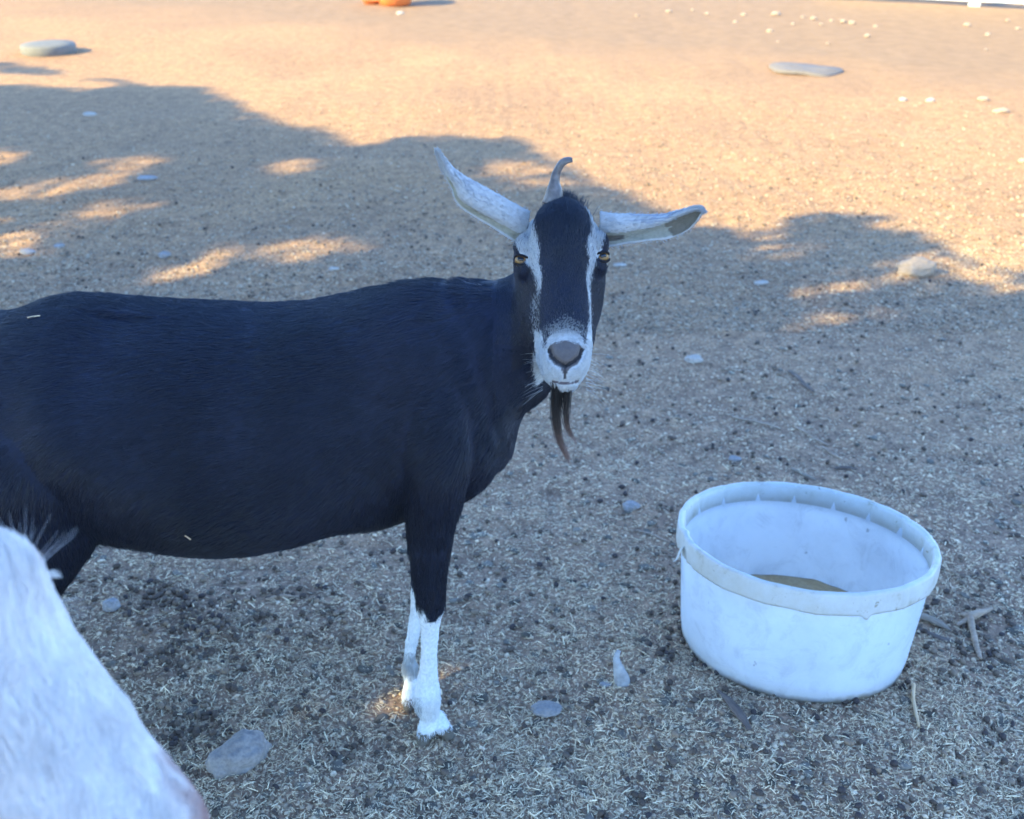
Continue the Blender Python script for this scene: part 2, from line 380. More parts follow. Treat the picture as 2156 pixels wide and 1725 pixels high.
stone(1306, 561, 28, .5, .35, 'pale', 'tiny pale stone right of the goat eye', 14)
stone(1602, 598, 30, .5, .35, 'pale', 'tiny pale stone below the sun fleck at right', 15)
stone(57, 533, 30, .6, .4, 'blue', 'dull blue stone at the left edge above the goat back', 16)
stone(125, 520, 24, .6, .4, 'blue', 'small dull blue stone beside the sun fleck at left', 17)
stone(347, 540, 26, .6, .6, 'grey', 'small brownish stone above the middle of the goat back', 18)
stone(703, 568, 22, .6, .4, 'pale', 'tiny light stone just above the goat withers', 19)
stone(1275, 1443, 24, .7, .4, 'blue', 'little violet grey stone beside the horn fragment', 20)
stone(2153, 341, 16, .8, .7, 'white', 'white stone on the sunlit dirt at the right edge', 21)
stone(2107, 236, 34, .4, .35, 'white', 'long white stone on the sunlit dirt, far right', 22)
stone(2068, 212, 22, .7, .6, 'white', 'round white stone above the long white stone', 23)
for i, (x, y) in enumerate(((1901, 212), (1958, 213))):
    stone(x, y, 18, .6, .5, 'pale', ['pinkish pebble on the sunlit dirt left of the pair', 'faint pebble between two white stones on sunlit dirt'][i], 24 + i, name='pebble', cat='pebble')
c8 = [(527, 68, 16), (660, 52, 22), (760, 45, 15), (822, 62, 20), (975, 65, 20), (940, 95, 18), (1110, 65, 34), (1225, 75, 16), (1268, 82, 26), (1183, 103, 16), (1303, 105, 16), (1345, 90, 18), (1395, 95, 24), (1430, 100, 26), (1530, 115, 18), (1495, 155, 22), (1085, 135, 24), (1120, 180, 14), (1330, 187, 14), (1915, 110, 30), (2003, 150, 24), (2085, 90, 18), (2130, 125, 20), (1995, 212, 12), (1765, 718, 14), (1020, 732, 12)]
for i, (x, y, w) in enumerate(c8):
    stone((1250 + x / 1.7248) / 1.1596, y / 1.7248 / 1.1596, w * .54, .8, .5, 'white', 'one of the small white pebbles scattered on the far dirt', 40 + i, name='pebble', cat='pebble', group='white pebbles scattered on the far dirt', sink=.15)

# ------------------------------------------------------------------ concrete discs, fence, orange tub in the background
M_conc = stone_mat('concrete', (.13, .12, .105), (.20, .18, .155), 25); M_slab = stone_mat('pale_concrete', (.13, .105, .09), (.20, .165, .14), 25)
def disc(px, py, wpx, hgt, label, name, tilt=0, wob=0):
    P0 = gpt_h(px, py); R = wpx / pxm(P0) / 2
    prof = [(0, 0), (R * .96, 0), (R, .008), (R, hgt - .008), (R * .97, hgt), (R * .5, hgt + .002), (0.001, hgt + .002)]
    prof = np.array(prof); t = np.linspace(0, 2 * np.pi, 48, endpoint=False)
    rr = prof[:, 0][:, None] * (1 + wob * np.cos(2 * t + .5) + wob * .7 * np.cos(5 * t))[None]
    V = np.stack([rr * np.cos(t), rr * np.sin(t), np.repeat(prof[:, 1][:, None], 48, 1) + wob * .25 * R * np.cos(t * 3)[None] * (prof[:, 0] > .01)[:, None]], -1)
    i = np.arange(len(prof) - 1)[:, None] * 48; j = np.arange(48)[None]; k = (j + 1) % 48
    o = mesh_np(name, V.reshape(-1, 3), np.stack([i + j, i + k, i + 48 + k, i + 48 + j], -1).reshape(-1, 4), M_slab if wob else M_conc)
    o.location = P0 + np.array([0, 0, -.006]); o.rotation_euler = (0, tilt, 0)
    return tag(o, label, 'concrete disc' if 'disc' in name else 'slab')
disc(104, 112, 110, .07, 'round grey concrete disc on sunlit dirt at upper left', 'concrete_disc')
disc(1695, 149, 138, .022, 'flat grey slab with uneven rim on the sunlit dirt', 'flat_slab', .03, .09)
Mw, t, b = mat('white_vinyl', (.8, .79, .76), .45, .4)
n = noise_node(t, 6, 5); t.links.new(ramp(t, n.outputs[0], [(.3, (.7, .69, .65)), (.6, (.82, .81, .79))]).outputs[0], b.inputs['Base Color'])
def box(c, ax, half):
    c = np.asarray(c, float); V = []
    for sx in (-1, 1):
        for sy in (-1, 1):
            for sz in (-1, 1): V.append(c + ax[0] * sx * half[0] + ax[1] * sy * half[1] + ax[2] * sz * half[2])
    return np.array(V), np.array([(0, 1, 3, 2), (4, 6, 7, 5), (0, 4, 5, 1), (2, 3, 7, 6), (0, 2, 6, 4), (1, 5, 7, 3)]), np.zeros((0, 3), int)
def box_obj(name, c, ax, half, m, parent=None, bev=.004):
    V, Q, _ = box(c, ax, half); o = mesh_np(name, V, Q, m, parent, smooth=False)
    md = o.modifiers.new('bevel', 'BEVEL'); md.width = bev; md.segments = 2; return o
FA, FB = gpt(1790, 2), gpt(2156, 20); fd = unit(FB - FA); fz = np.array([0, 0, 1.0]); fn = np.cross(fz, fd)
fr = empty('white_fence', tuple(FA)); tag(fr, 'white board fence running along the far right edge of the yard', 'fence')
def fbox(name, s0, s1, z0, z1, th, off=0):
    c = fd * (s0 + s1) / 2 + fz * (z0 + z1) / 2 + fn * off
    return box_obj(name, c, (fd, fn, fz), ((s1 - s0) / 2, th / 2, (z1 - z0) / 2), Mw, fr)
for z0 in (.05, .42, .79): fbox('rail', -.3, 5.5, z0, z0 + .14, .03)
sp = float((gpt(2053, 10) - FA) @ fd)
for s in (sp - 2.2, sp, sp + 2.2):
    if s > -.2: fbox('post', s - .05, s + .05, -.05, 1.1, .1, .067)
Mo, t, b = mat('orange_plastic', (.62, .16, .04), .45, .4)
n = noise_node(t, 9, 5); t.links.new(ramp(t, n.outputs[0], [(.3, (.5, .12, .035)), (.65, (.68, .19, .05))]).outputs[0], b.inputs['Base Color'])
P0 = gpt_h(829, 15); t_ = np.linspace(0, 2 * np.pi, 40, endpoint=False)
tub = empty('orange_tub', tuple(P0)); tag(tub, 'orange plastic tub standing at the far end of the yard', 'tub')
def lathe(prof, n=40):
    prof = np.array(prof); t = np.linspace(0, 2 * np.pi, n, endpoint=False)
    V = np.stack([prof[:, 0][:, None] * np.cos(t), prof[:, 0][:, None] * np.sin(t), np.repeat(prof[:, 1][:, None], n, 1)], -1).reshape(-1, 3)
    i = np.arange(len(prof) - 1)[:, None] * n; j = np.arange(n)[None]; k = (j + 1) % n
    return V, np.stack([i + j, i + k, i + n + k, i + n + j], -1).reshape(-1, 4)
V, Q = lathe([(.001, 0), (.11, 0), (.13, .012), (.165, .2), (.158, .2), (.122, .02), (.001, .016)]); o = mesh_np('tub_wall', V, Q, Mo, tub); o.location = (0, .15, 0); o.scale = (1.15, 1.15, 1.15)
V, Q = lathe([(.163, .185), (.182, .19), (.184, .203), (.176, .21), (.157, .204)]); o = mesh_np('rim', V, Q, Mo, tub); o.location = (0, .15, 0); o.scale = (1.15, 1.15, 1.15)
P1 = gpt_h(779, 11)
V, Q = lathe([(.001, 0), (.055, 0), (.07, .01), (.105, .05), (.11, .06), (.1, .058), (.065, .014), (.001, .01)]); o = mesh_np('orange_dish', V, Q, Mo); o.location = P1 + np.array([0, .09, 0]); o.rotation_euler = (.12, .1, 0)
tag(o, 'small orange dish lying left of the orange tub', 'dish')
stone(843, 30, 16, .6, .5, 'pale', 'pale pebble in front of the orange tub', 90, name='pebble', cat='pebble')

# ------------------------------------------------------------------ sticks and chips
def wood_mat(name, c1, c2, sc=60):
    m, t, b = mat(name, rough=.85, spec=.25); tc = N(t, 'ShaderNodeTexCoord'); mp = N(t, 'ShaderNodeMapping'); mp.inputs['Scale'].default_value = (sc * .15, sc, sc)
    n = N(t, 'ShaderNodeTexNoise'); n.inputs['Detail'].default_value = 6; n.inputs['Scale'].default_value = 3; t.links.new(tc.outputs['Object'], mp.inputs[0]); t.links.new(mp.outputs[0], n.inputs['Vector'])
    t.links.new(ramp(t, n.outputs[0], [(.3, c1), (.65, c2)]).outputs[0], b.inputs['Base Color']); bump(t, b, n.outputs[0], .7, .002); return m
M_bark = wood_mat('dark_bark', (.09, .065, .055), (.19, .14, .11)); M_twig = wood_mat('twig_bark', (.26, .17, .11), (.42, .30, .21)); M_chip = wood_mat('weathered_wood', (.19, .135, .09), (.33, .25, .18)); M_pale = wood_mat('pale_wood', (.52, .34, .19), (.70, .49, .30))
def stick(pts, rpx, m, label, name='stick', flat=1.0, cat='stick', seed=0, lift=0.0, join=None):
    """pts in photo pixels of the ground; rpx = radii in the same pixels"""
    P = np.array([gpt(*q) for q in pts]); s = pxm(P); R = np.array(rpx) / s
    K = catmull(np.column_stack([P, R]), 8 * len(P)); P = K[:, :3]; R = K[:, 3] * (1 + .14 * n2(P[:, 0] * 120 + seed, P[:, 1] * 120, 5))
    P[:, 2] = gh(P[:, 0], P[:, 1]) + R * .6 * flat + lift; c = P.mean(0); c0 = np.array([c[0], c[1], float(gh(c[0], c[1]))])
    d = unit(P[-1] - P[0]); ang = math.atan2(d[1], d[0]); ca, sa = math.cos(-ang), math.sin(-ang)
    V, Q, T = tube(P - c0, R, 12, flat)
    V = V * 1.0; V += .12 * R.mean() * np.stack([noise3(V * 150, 3 + seed), noise3(V * 150, 4 + seed), noise3(V * 150, 5 + seed)], -1)
    V = np.stack([V[:, 0] * ca - V[:, 1] * sa, V[:, 0] * sa + V[:, 1] * ca, V[:, 2]], -1)
    if join is not None: return V, Q, T, ang, c0
    o = mesh_np(name, V, [Q, T], m); o.location = c0; o.rotation_euler = (0, 0, ang)
    return tag(o, label, cat)
stick([(1507, 1490), (1530, 1515), (1556, 1552), (1572, 1578)], [3, 9, 10, 6], M_bark, 'dark strip of bark in front of the bucket', 'bark_strip', .5, 'bark', 0, .005)
stick([(1919, 1462), (1917, 1490), (1920, 1525), (1928, 1562)], [4.5, 4, 4, 2], M_pale, 'pale straight twig right of the bucket base', 'twig', 1, 'twig', 0, .005)
stick([(1930, 1282), (1960, 1296), (1985, 1310), (2004, 1322)], [13, 11, 8, 3], M_chip, 'weathered wood chip leaning beside the bucket', 'wood_chip', .5, 'wood chip', 3, .004)
stick([(1935, 1312), (1960, 1326), (1990, 1340), (2026, 1346)], [5, 7, 7, 2], M_bark, 'dark wood splinter below the weathered wood chip', 'wood_chip', .6, 'wood chip', 4)
fk = empty('forked_stick', tuple(gpt_h(2045, 1300))); tag(fk, 'forked grey brown stick lying right of the bucket', 'stick')
def fstick(name, pts, rpx, seed):
    P = np.array([gpt(*q) for q in pts]); s = pxm(P); R = np.array(rpx) / s; K = catmull(np.column_stack([P, R]), 8 * len(P)); P = K[:, :3]; R = K[:, 3] * (1 + .12 * n2(P[:, 0] * 120 + seed, P[:, 1] * 120, 5))
    P[:, 2] = gh(P[:, 0], P[:, 1]) + R * .9 + .004; V, Q, T = tube(P - np.array(fk.location), R, 12); mesh_np(name, V, [Q, T], M_twig, fk)
fstick('stem', [(2042, 1298), (2048, 1325), (2054, 1355), (2064, 1388)], [8, 6.5, 6, 4.5], 1)
fstick('branch', [(2025, 1289), (2042, 1298), (2060, 1293), (2090, 1281)], [4, 9, 8, 3], 2)
fstick('branch', [(2042, 1300), (2030, 1306), (2015, 1311)], [6, 5, 3.5], 3)
stick([(1785 / 1.1596, 1019 / 1.1596), (1845 / 1.1596, 1030 / 1.1596), (1904 / 1.1596, 1043 / 1.1596)], [3, 3.5, 2], M_twig, 'long thin stick furthest left behind the bucket', seed=5)
stick([(1941 / 1.1596, 1041 / 1.1596), (1985 / 1.1596, 1066 / 1.1596), (2023 / 1.1596, 1084 / 1.1596)], [2.5, 3.5, 2], M_twig, 'middle thin stick in the row behind the bucket', seed=6)
stick([(2008 / 1.1596, 1089 / 1.1596), (2030 / 1.1596, 1102 / 1.1596), (2051 / 1.1596, 1115 / 1.1596)], [4, 4, 2.5], M_twig, 'short stick ending the row behind the bucket', seed=7)
stick([(1934 / 1.1596, 1143 / 1.1596), (1960 / 1.1596, 1155 / 1.1596), (1993 / 1.1596, 1169 / 1.1596)], [5, 5, 3], M_chip, 'flat stick lying just behind the bucket rim', seed=8, flat=.6)
stick([(2038 / 1.1596, 1141 / 1.1596), (2065 / 1.1596, 1142 / 1.1596), (2092 / 1.1596, 1143 / 1.1596)], [3, 4, 2], M_bark, 'short dark stick behind the right side of the bucket', seed=9)
stick([(1340, 1110), (1375, 1118), (1410, 1130)], [2, 3, 1.5], M_twig, 'thin twig lying left of the bucket rim', 'twig', 1, 'twig', 10)
stick([(1660, 790), (1690, 815), (1712, 832)], [3, 5, 3], M_bark, 'dark stick in the shade above the bucket', seed=12)
stick([(560, 1268), (585, 1262), (640, 1258)], [3, 4, 2], M_twig, 'brown twig on the dirt under the goat belly', 'twig', 1, 'twig', 14)
# shed horn fragment standing in the dirt
M_horn, t, b = mat('horn_keratin', (.3, .3, .3), .45, .45); n = noise_node(t, 60, 6); t.links.new(ramp(t, n.outputs[0], [(.3, (.24, .23, .23)), (.7, (.46, .44, .42))]).outputs[0], b.inputs['Base Color']); bump(t, b, n.outputs[0], .4, .002)
B0 = gpt_h(1308, 1440); Yb = B0[1]
K = np.array([[*at(1313, 1446, Yb), 17], [*at(1308, 1425, Yb), 16], [*at(1301, 1402, Yb), 10], [*at(1298, 1385, Yb + .004), 7], [*at(1303, 1370, Yb + .008), 5]])
K[:, 3] /= pxm(B0); K = catmull(K, 30); V, Q, T = tube(K[:, :3] - B0, K[:, 3], 14, .7, (0, 1, 0))
o = mesh_np('horn_fragment', V, [Q, T], M_horn); o.location = B0; tag(o, 'pale curved horn fragment standing in the dirt left of the bucket', 'horn')

# ------------------------------------------------------------------ bucket
M_bk, t, b = mat('milky_plastic', (.80, .81, .82), .38, .45)
n = noise_node(t, 7, 6, rough=.7); c = ramp(t, n.outputs[0], [(.3, (.72, .73, .74)), (.6, (.84, .85, .86))]).outputs[0]
tcb = N(t, 'ShaderNodeTexCoord'); mp = N(t, 'ShaderNodeMapping'); mp.inputs['Scale'].default_value = (14, 90, 30); mp.inputs['Rotation'].default_value = (.4, .3, .9)
t.links.new(tcb.outputs['Object'], mp.inputs[0]); n2_ = N(t, 'ShaderNodeTexNoise'); n2_.inputs['Detail'].default_value = 3; n2_.inputs['Scale'].default_value = 1.3; t.links.new(mp.outputs[0], n2_.inputs['Vector'])
c = mix(t, 1.0, c, ramp(t, n2_.outputs[0], [(.25, (.62, .60, .58)), (.29, (1, 1, 1))]).outputs[0], 'MULTIPLY')
sepb = N(t, 'ShaderNodeSeparateXYZ'); t.links.new(tcb.outputs['Object'], sepb.inputs[0]); nb = noise_node(t, 30, 5)
mm = N(t, 'ShaderNodeMath', operation='MULTIPLY_ADD'); t.links.new(nb.outputs[0], mm.inputs[0]); mm.inputs[1].default_value = -.018; t.links.new(sepb.outputs[2], mm.inputs[2])
n7 = noise_node(t, 16, 7, rough=.75, dist=1.2); c = mix(t, 1.0, c, ramp(t, n7.outputs[0], [(.34, (.88, .875, .87)), (.48, (1, 1, 1))]).outputs[0], 'MULTIPLY')
dirt = ramp(t, mm.outputs[0], [(.0, (1, 1, 1)), (.012, (0, 0, 0))]); c = mix(t, dirt.outputs[0], c, (.42, .33, .23))
t.links.new(c, b.inputs['Base Color']); trn = N(t, 'ShaderNodeBsdfTranslucent'); t.links.new(c, trn.inputs[0]); ms = N(t, 'ShaderNodeMixShader'); ms.inputs[0].default_value = .5
t.links.new(b.outputs[0], ms.inputs[1]); t.links.new(trn.outputs[0], ms.inputs[2]); t.links.new(ms.outputs[0], t.nodes['Material Output'].inputs[0]); bump(t, b, n.outputs[0], .1, .002)
M_rim, t, b = mat('stained_plastic', (.66, .65, .62), .5, .4); n = noise_node(t, 22, 6, rough=.7)
c = ramp(t, n.outputs[0], [(.28, (.36, .31, .22)), (.42, (.50, .47, .41)), (.65, (.55, .535, .50))]).outputs[0]; n5 = noise_node(t, 60, 5, rough=.7, dist=.5)
c = mix(t, ramp(t, n5.outputs[0], [(.30, (1, 1, 1)), (.37, (0, 0, 0))]).outputs[0], c, (.26, .21, .13)); t.links.new(c, b.inputs['Base Color']); bump(t, b, n5.outputs[0], .3, .002)
zq = Vector((0, 0, 1)).rotation_difference(Vector(BK_A))
bk = empty('white_bucket', tuple(BK_C)); bk.rotation_mode = 'QUATERNION'; bk.rotation_quaternion = zq
tag(bk, 'large round white plastic bucket tilted on the ground', 'bucket')
def lathe2(prof, wob=None, n=160):
    prof = np.array(prof); t = np.linspace(0, 2 * np.pi, n, endpoint=False); R = np.repeat(prof[:, 0][:, None], n, 1); Z = np.repeat(prof[:, 1][:, None], n, 1)
    if wob: R, Z = wob(R, Z, t[None], prof)
    V = np.stack([R * np.cos(t), R * np.sin(t), Z], -1).reshape(-1, 3); i = np.arange(len(prof) - 1)[:, None] * n; j = np.arange(n)[None]; k = (j + 1) % n
    return V, np.stack([i + j, i + k, i + n + k, i + n + j], -1).reshape(-1, 4)
H, RB, RT = BK_H, BK_RB, BK_RT
def rad(z): return RB + (RT - .006 - RB) * min(1, z / H) ** .9
pr = [(.001, .0), (RB * .9, 0), (RB - .007, .0005), (RB - .0015, .004), (RB, .012)] + [(rad(z), z) for z in np.linspace(.03, H - .03, 12)] + [(rad(H) - .001, H - .002), (rad(H) - .0035, H)]
pr += [(rad(z) - .0045, z) for z in np.linspace(H - .03, .03, 12)] + [(RB - .01, .012), (RB - .02, .006), (.001, .005)]
def wobw(R, Z, t, p):
    k = sstep(.02, .2, p[:, 1])[:, None] * (p[:, 0] > .05)[:, None]
    return R + k * (.0022 * np.cos(2 * t + 1) + .0012 * np.cos(3 * t)), Z
V, Q = lathe2(pr, wobw); mesh_np('bucket_wall', V, Q, M_bk, bk)
rp = [(RT - .0065, H - .035), (RT - .0005, H - .036), (RT + .0005, H - .032), (RT + .0005, H - .02), (RT, H - .004), (RT - .0015, H + .0005), (RT - .006, H + .0015), (RT - .0105, H - .001), (RT - .0125, H - .006), (RT - .013, H - .034), (RT - .0095, H - .036)]
def wobr(R, Z, t, p):
    low = (p[:, 1] < H - .028)[:, None] * (p[:, 0] > RT - .008)[:, None]
    seg = np.abs(((t * 18 / (2 * np.pi)) % 1) - .5)
    Z = Z + .0012 * np.abs(np.sin(t * 9 + .4)) * (p[:, 1] > H - .008)[:, None] - low * (.002 * n2(t * 3 + 0 * Z, t * 0 + 0 * Z, 77) + .0006 * np.cos(t * 18)); tear = np.exp(-((t - 4.92) / .022) ** 2); Z = Z - low * .010 * tear
    rag = np.exp(-((t - 3.25) / .22) ** 2); Z = Z + (.004 * rag * n2(t * 60 + 0 * Z, Z * 0, 5)); R = R + .003 * rag * n2(t * 45 + 0 * R, R * 0, 8)
    return R + .0022 * np.cos(2 * t + 1) + .0012 * np.cos(3 * t) + .0012 * (seg > .46), Z
V, Q = lathe2(rp, wobr, 260); mesh_np('rim', V, Q, M_rim, bk)
# torn flap of plastic on the left of the rim
ta = 3.3; c0 = np.array([math.cos(ta) * (RT + .001), math.sin(ta) * (RT + .001), H - .018])
K = np.array([[*c0, .008], [*(c0 + [-.006, -.004, -.008]), .007], [*(c0 + [-.010, -.006, -.02]), .004], [*(c0 + [-.016, -.007, -.025]), .001]]); K = catmull(K, 12)
V, Q, T = tube(K[:, :3], K[:, 3], 8, .18, (1, 0, 0)); mesh_np('torn_flap', V, [Q, T], M_rim, bk)
M_mud, t, b = mat('wet_feed', (.20, .125, .055), .35, .5); n = noise_node(t, 130, 7, rough=.8); t.links.new(ramp(t, n.outputs[0], [(.3, (.34, .19, .07)), (.7, (.60, .40, .19))]).outputs[0], b.inputs['Base Color']); bump(t, b, n.outputs[0], .5, .004)
zl = .037; Rm = rad(zl) - .006; rr = np.linspace(0.001, 1, 24); tt = np.linspace(0, 2 * np.pi, 96, endpoint=False)
rm = Rm * (rr[:, None] ** .8) * np.ones(96)[None]; XX, YY = rm * np.cos(tt), rm * np.sin(tt); ZZ = zl + .003 * fbm(np.stack([XX * 22, YY * 22, XX * 0], -1), 3, 9) - .002
i = np.arange(23)[:, None] * 96; j = np.arange(96)[None]; k = (j + 1) % 96
Vt = np.stack([XX, YY, ZZ], -1).reshape(-1, 3); Vb = Vt.copy(); Vb[:, 2] = .0075; Vb[:, :2] *= (RB - .023) / Rm
Qt = np.stack([i + j, i + k, i + 96 + k, i + 96 + j], -1).reshape(-1, 4); nV = len(Vt); e = 23 * 96; Qs = np.stack([e + j[0], e + k[0], e + k[0] + nV, e + j[0] + nV], -1)
o = mesh_np('feed_residue', np.concatenate([Vt, Vb]), np.concatenate([Qt, (Qt + nV)[:, ::-1], Qs]), M_mud); o.location = BK_C; o.rotation_mode = 'QUATERNION'; o.rotation_quaternion = zq
tag(o, 'wet brown feed residue covering the bottom of the bucket', 'feed residue')

# ================================================================== animals: shared tools
def remeshed(name, parts, voxel, smooth_it=6, factor=.5):
    """union of closed tubes -> one continuous skin"""
    V, F = merge(parts); o = mesh_np(name + '_raw', V, F, None)
    m = o.modifiers.new('r', 'REMESH'); m.mode = 'VOXEL'; m.voxel_size = voxel; m.use_smooth_shade = True
    m = o.modifiers.new('s', 'SMOOTH'); m.factor = factor; m.iterations = smooth_it
    bpy.context.view_layer.update(); dg = bpy.context.evaluated_depsgraph_get()
    me = bpy.data.meshes.new_from_object(o.evaluated_get(dg)); me.name = name
    old = o.data; bpy.data.objects.remove(o); bpy.data.meshes.remove(old)
    for p in me.polygons: p.use_smooth = True
    return me
def inpoly(x, y, poly):
    x = np.asarray(x); y = np.asarray(y); r = np.zeros(x.shape, bool); n = len(poly)
    for i in range(n):
        x1, y1 = poly[i]; x2, y2 = poly[(i + 1) % n]
        if y1 == y2: continue
        c = ((y1 > y) != (y2 > y)) & (x < (x2 - x1) * (y - y1) / (y2 - y1) + x1); r ^= c
    return r
def dist_line(x, y, pts):
    d = np.full(np.shape(x), 1e9)
    for (x1, y1), (x2, y2) in zip(pts[:-1], pts[1:]):
        dx, dy = x2 - x1, y2 - y1; t = np.clip(((x - x1) * dx + (y - y1) * dy) / (dx * dx + dy * dy), 0, 1)
        d = np.minimum(d, np.hypot(x - x1 - t * dx, y - y1 - t * dy))
    return d
def tri_data(me):
    me.calc_loop_triangles(); T = np.empty(len(me.loop_triangles) * 3, np.int32); me.loop_triangles.foreach_get('vertices', T); return T.reshape(-1, 3)
def sample(me, n, r, weight=None):
    V = verts(me); Nn = norms(me); T = tri_data(me); a, b, c = V[T[:, 0]], V[T[:, 1]], V[T[:, 2]]
    A = np.linalg.norm(np.cross(b - a, c - a), axis=1)
    if weight is not None: A = A * weight((a + b + c) / 3)
    i = r.choice(len(T), n, p=A / A.sum()); u = r.uniform(0, 1, (n, 2)); f = u.sum(1) > 1; u[f] = 1 - u[f]; w = 1 - u.sum(1)
    P = a[i] * w[:, None] + b[i] * u[:, :1] + c[i] * u[:, 1:]
    M = Nn[T[i, 0]] * w[:, None] + Nn[T[i, 1]] * u[:, :1] + Nn[T[i, 2]] * u[:, 1:]
    return P, unit(M)
def hair_obj(name, pts, rad, cols, m, parent):
    """pts (n,k,3), rad (n,k), cols (n,3)"""
    n, k, _ = pts.shape; c = bpy.data.hair_curves.new(name); c.add_curves([k] * n)
    c.position_data.foreach_set('vector', pts.astype(np.float32).ravel())
    a = c.attributes.get('radius') or c.attributes.new('radius', 'FLOAT', 'POINT'); a.data.foreach_set('value', rad.astype(np.float32).ravel())
    a = c.attributes.new('tint', 'FLOAT_COLOR', 'CURVE'); q = np.ones((n, 4), np.float32); q[:, :3] = cols; a.data.foreach_set('color', q.ravel())
    c.materials.append(m); o = bpy.data.objects.new(name, c); return link(o, parent)
def grow(P, Nn, D, L, lift, r, rad=.0003, k=4, clump=0, cs=90, jit=.18, seed=0):
    """hair from roots P: combed along D, leaving the skin at an angle set by lift"""
    D = D - (D * Nn).sum(1, keepdims=True) * Nn
    cl = np.stack([noise3(P * cs, seed), noise3(P * cs, seed + 1), noise3(P * cs, seed + 2)], -1)
    D = unit(D + clump * cl + r.normal(0, jit, P.shape)); D = unit(D - (D * Nn).sum(1, keepdims=True) * Nn)
    lift = lift * r.uniform(.5, 1.5, len(P)) * (1 + clump * noise3(P * cs * .8, seed + 3)); L = L * r.uniform(.7, 1.2, len(P))
    pts = np.empty((len(P), k, 3)); t = np.linspace(0, 1, k)
    for i, s in enumerate(t):
        pts[:, i] = P - Nn * .0008 + D * (L * s)[:, None] + Nn * (L * lift * (s - .45 * s * s) * 1.2)[:, None]
    R = rad * np.array([1, .95, .75, .25] if k == 4 else np.linspace(1, .2, k))[None] * r.uniform(.7, 1.3, (len(P), 1))
    return pts, R
def bone_dirs(P, bones):
    num = np.zeros_like(P); den = np.zeros(len(P))
    for a, b, d, w in bones:
        a, b, d = map(lambda q: np.asarray(q, float), (a, b, d)); ab = b - a
        t = np.clip(((P - a) @ ab) / (ab @ ab), 0, 1)[:, None]; q = np.linalg.norm(P - a - t * ab, axis=1); ww = w / (q + .02) ** 4
        num += ww[:, None] * unit(d); den += ww
    return unit(num)

# ================================================================== black goat
def ring_px(x1, y1, x2, y2, Y, b, fur=.004):
    """ring whose outline passes (x1,y1)-(x2,y2) as seen at depth Y; b = half width across"""
    A = at(x1, y1, Y); B = at(x2, y2, Y); c = (A + B) / 2; v = (A - B) / 2; a = np.linalg.norm(v)
    px, py, _ = proj(c); dirv = unit(c - _C); th = math.asin(-dirv[2])
    vert = abs(v[2]) / a                                        # only a vertical extent is foreshortened
    cs = math.cos(th); e = a * (cs * vert + (1 - vert)); aa = math.sqrt(max((e - fur) ** 2 - (b * math.sin(th) * vert) ** 2, 1e-6)) / (cs * vert + (1 - vert))
    return c, unit(v) * aa, np.array([0, b, 0])
def loft_rings(R, n=60, nseg=36, e=2.15):
    K = np.array([np.concatenate(r) for r in R]); K = catmull(K, n); return loft(K[:, :3], K[:, 3:6], K[:, 6:9], nseg, e)
TORSO = [(-330, 800, 960, .035, 1.42), (-290, 725, 1060, .09, 1.42), (-200, 678, 1140, .14, 1.42), (-100, 655, 1150, .155, 1.41), (0, 645, 1140, .16, 1.41), (60, 625, 1130, .16, 1.41), (120, 611, 1126, .16, 1.41),
         (200, 611, 1118, .165, 1.40), (300, 616, 1130, .178, 1.40), (400, 620, 1146, .185, 1.40), (480, 622, 1152, .188, 1.40), (560, 622, 1148, .185, 1.40), (640, 616, 1134, .178, 1.39), (720, 602, 1112, .165, 1.39),
         (800, 587, 1105, .15, 1.385), (870, 578, 1085, .135, 1.38), (940, 580, 1064, .125, 1.38), (1000, 600, 1040, .108, 1.375), (1048, 680, 990, .082, 1.37), (1080, 780, 915, .04, 1.37)]
torso = loft_rings([ring_px(x, t_, x, b_, Y, w) for x, t_, b_, w, Y in TORSO], 110, 48)
neck = loft_rings([ring_px(880, 640, 1010, 1030, 1.38, .10), ring_px(950, 585, 1075, 965, 1.38, .098), ring_px(1000, 584, 1106, 880, 1.38, .088), ring_px(1045, 584, 1150, 832, 1.38, .075), ring_px(1085, 566, 1175, 800, 1.385, .066), ring_px(1120, 545, 1215, 745, 1.39, .058), ring_px(1150, 560, 1235, 690, 1.39, .045)], 50, 40)
def leg(st, Y0, Y1, depth=.85, name=None):
    R = []
    y0, y1 = st[0][0], st[-1][0]
    for row in st:
        y, xl, xr = row[:3]; Y = Y0 + (Y1 - Y0) * (y - y0) / (y1 - y0)
        if len(row) > 3: Y += row[3]
        c = at((xl + xr) / 2, y, Y); hw = (xr - xl) / 2 / pxm(c) - (.006 if c[2] < .24 else .003); R.append((c, np.array([hw, 0, 0]), np.array([0, max(hw * depth, .012), 0])))
    return loft_rings(R, 50, 24, 2.1)
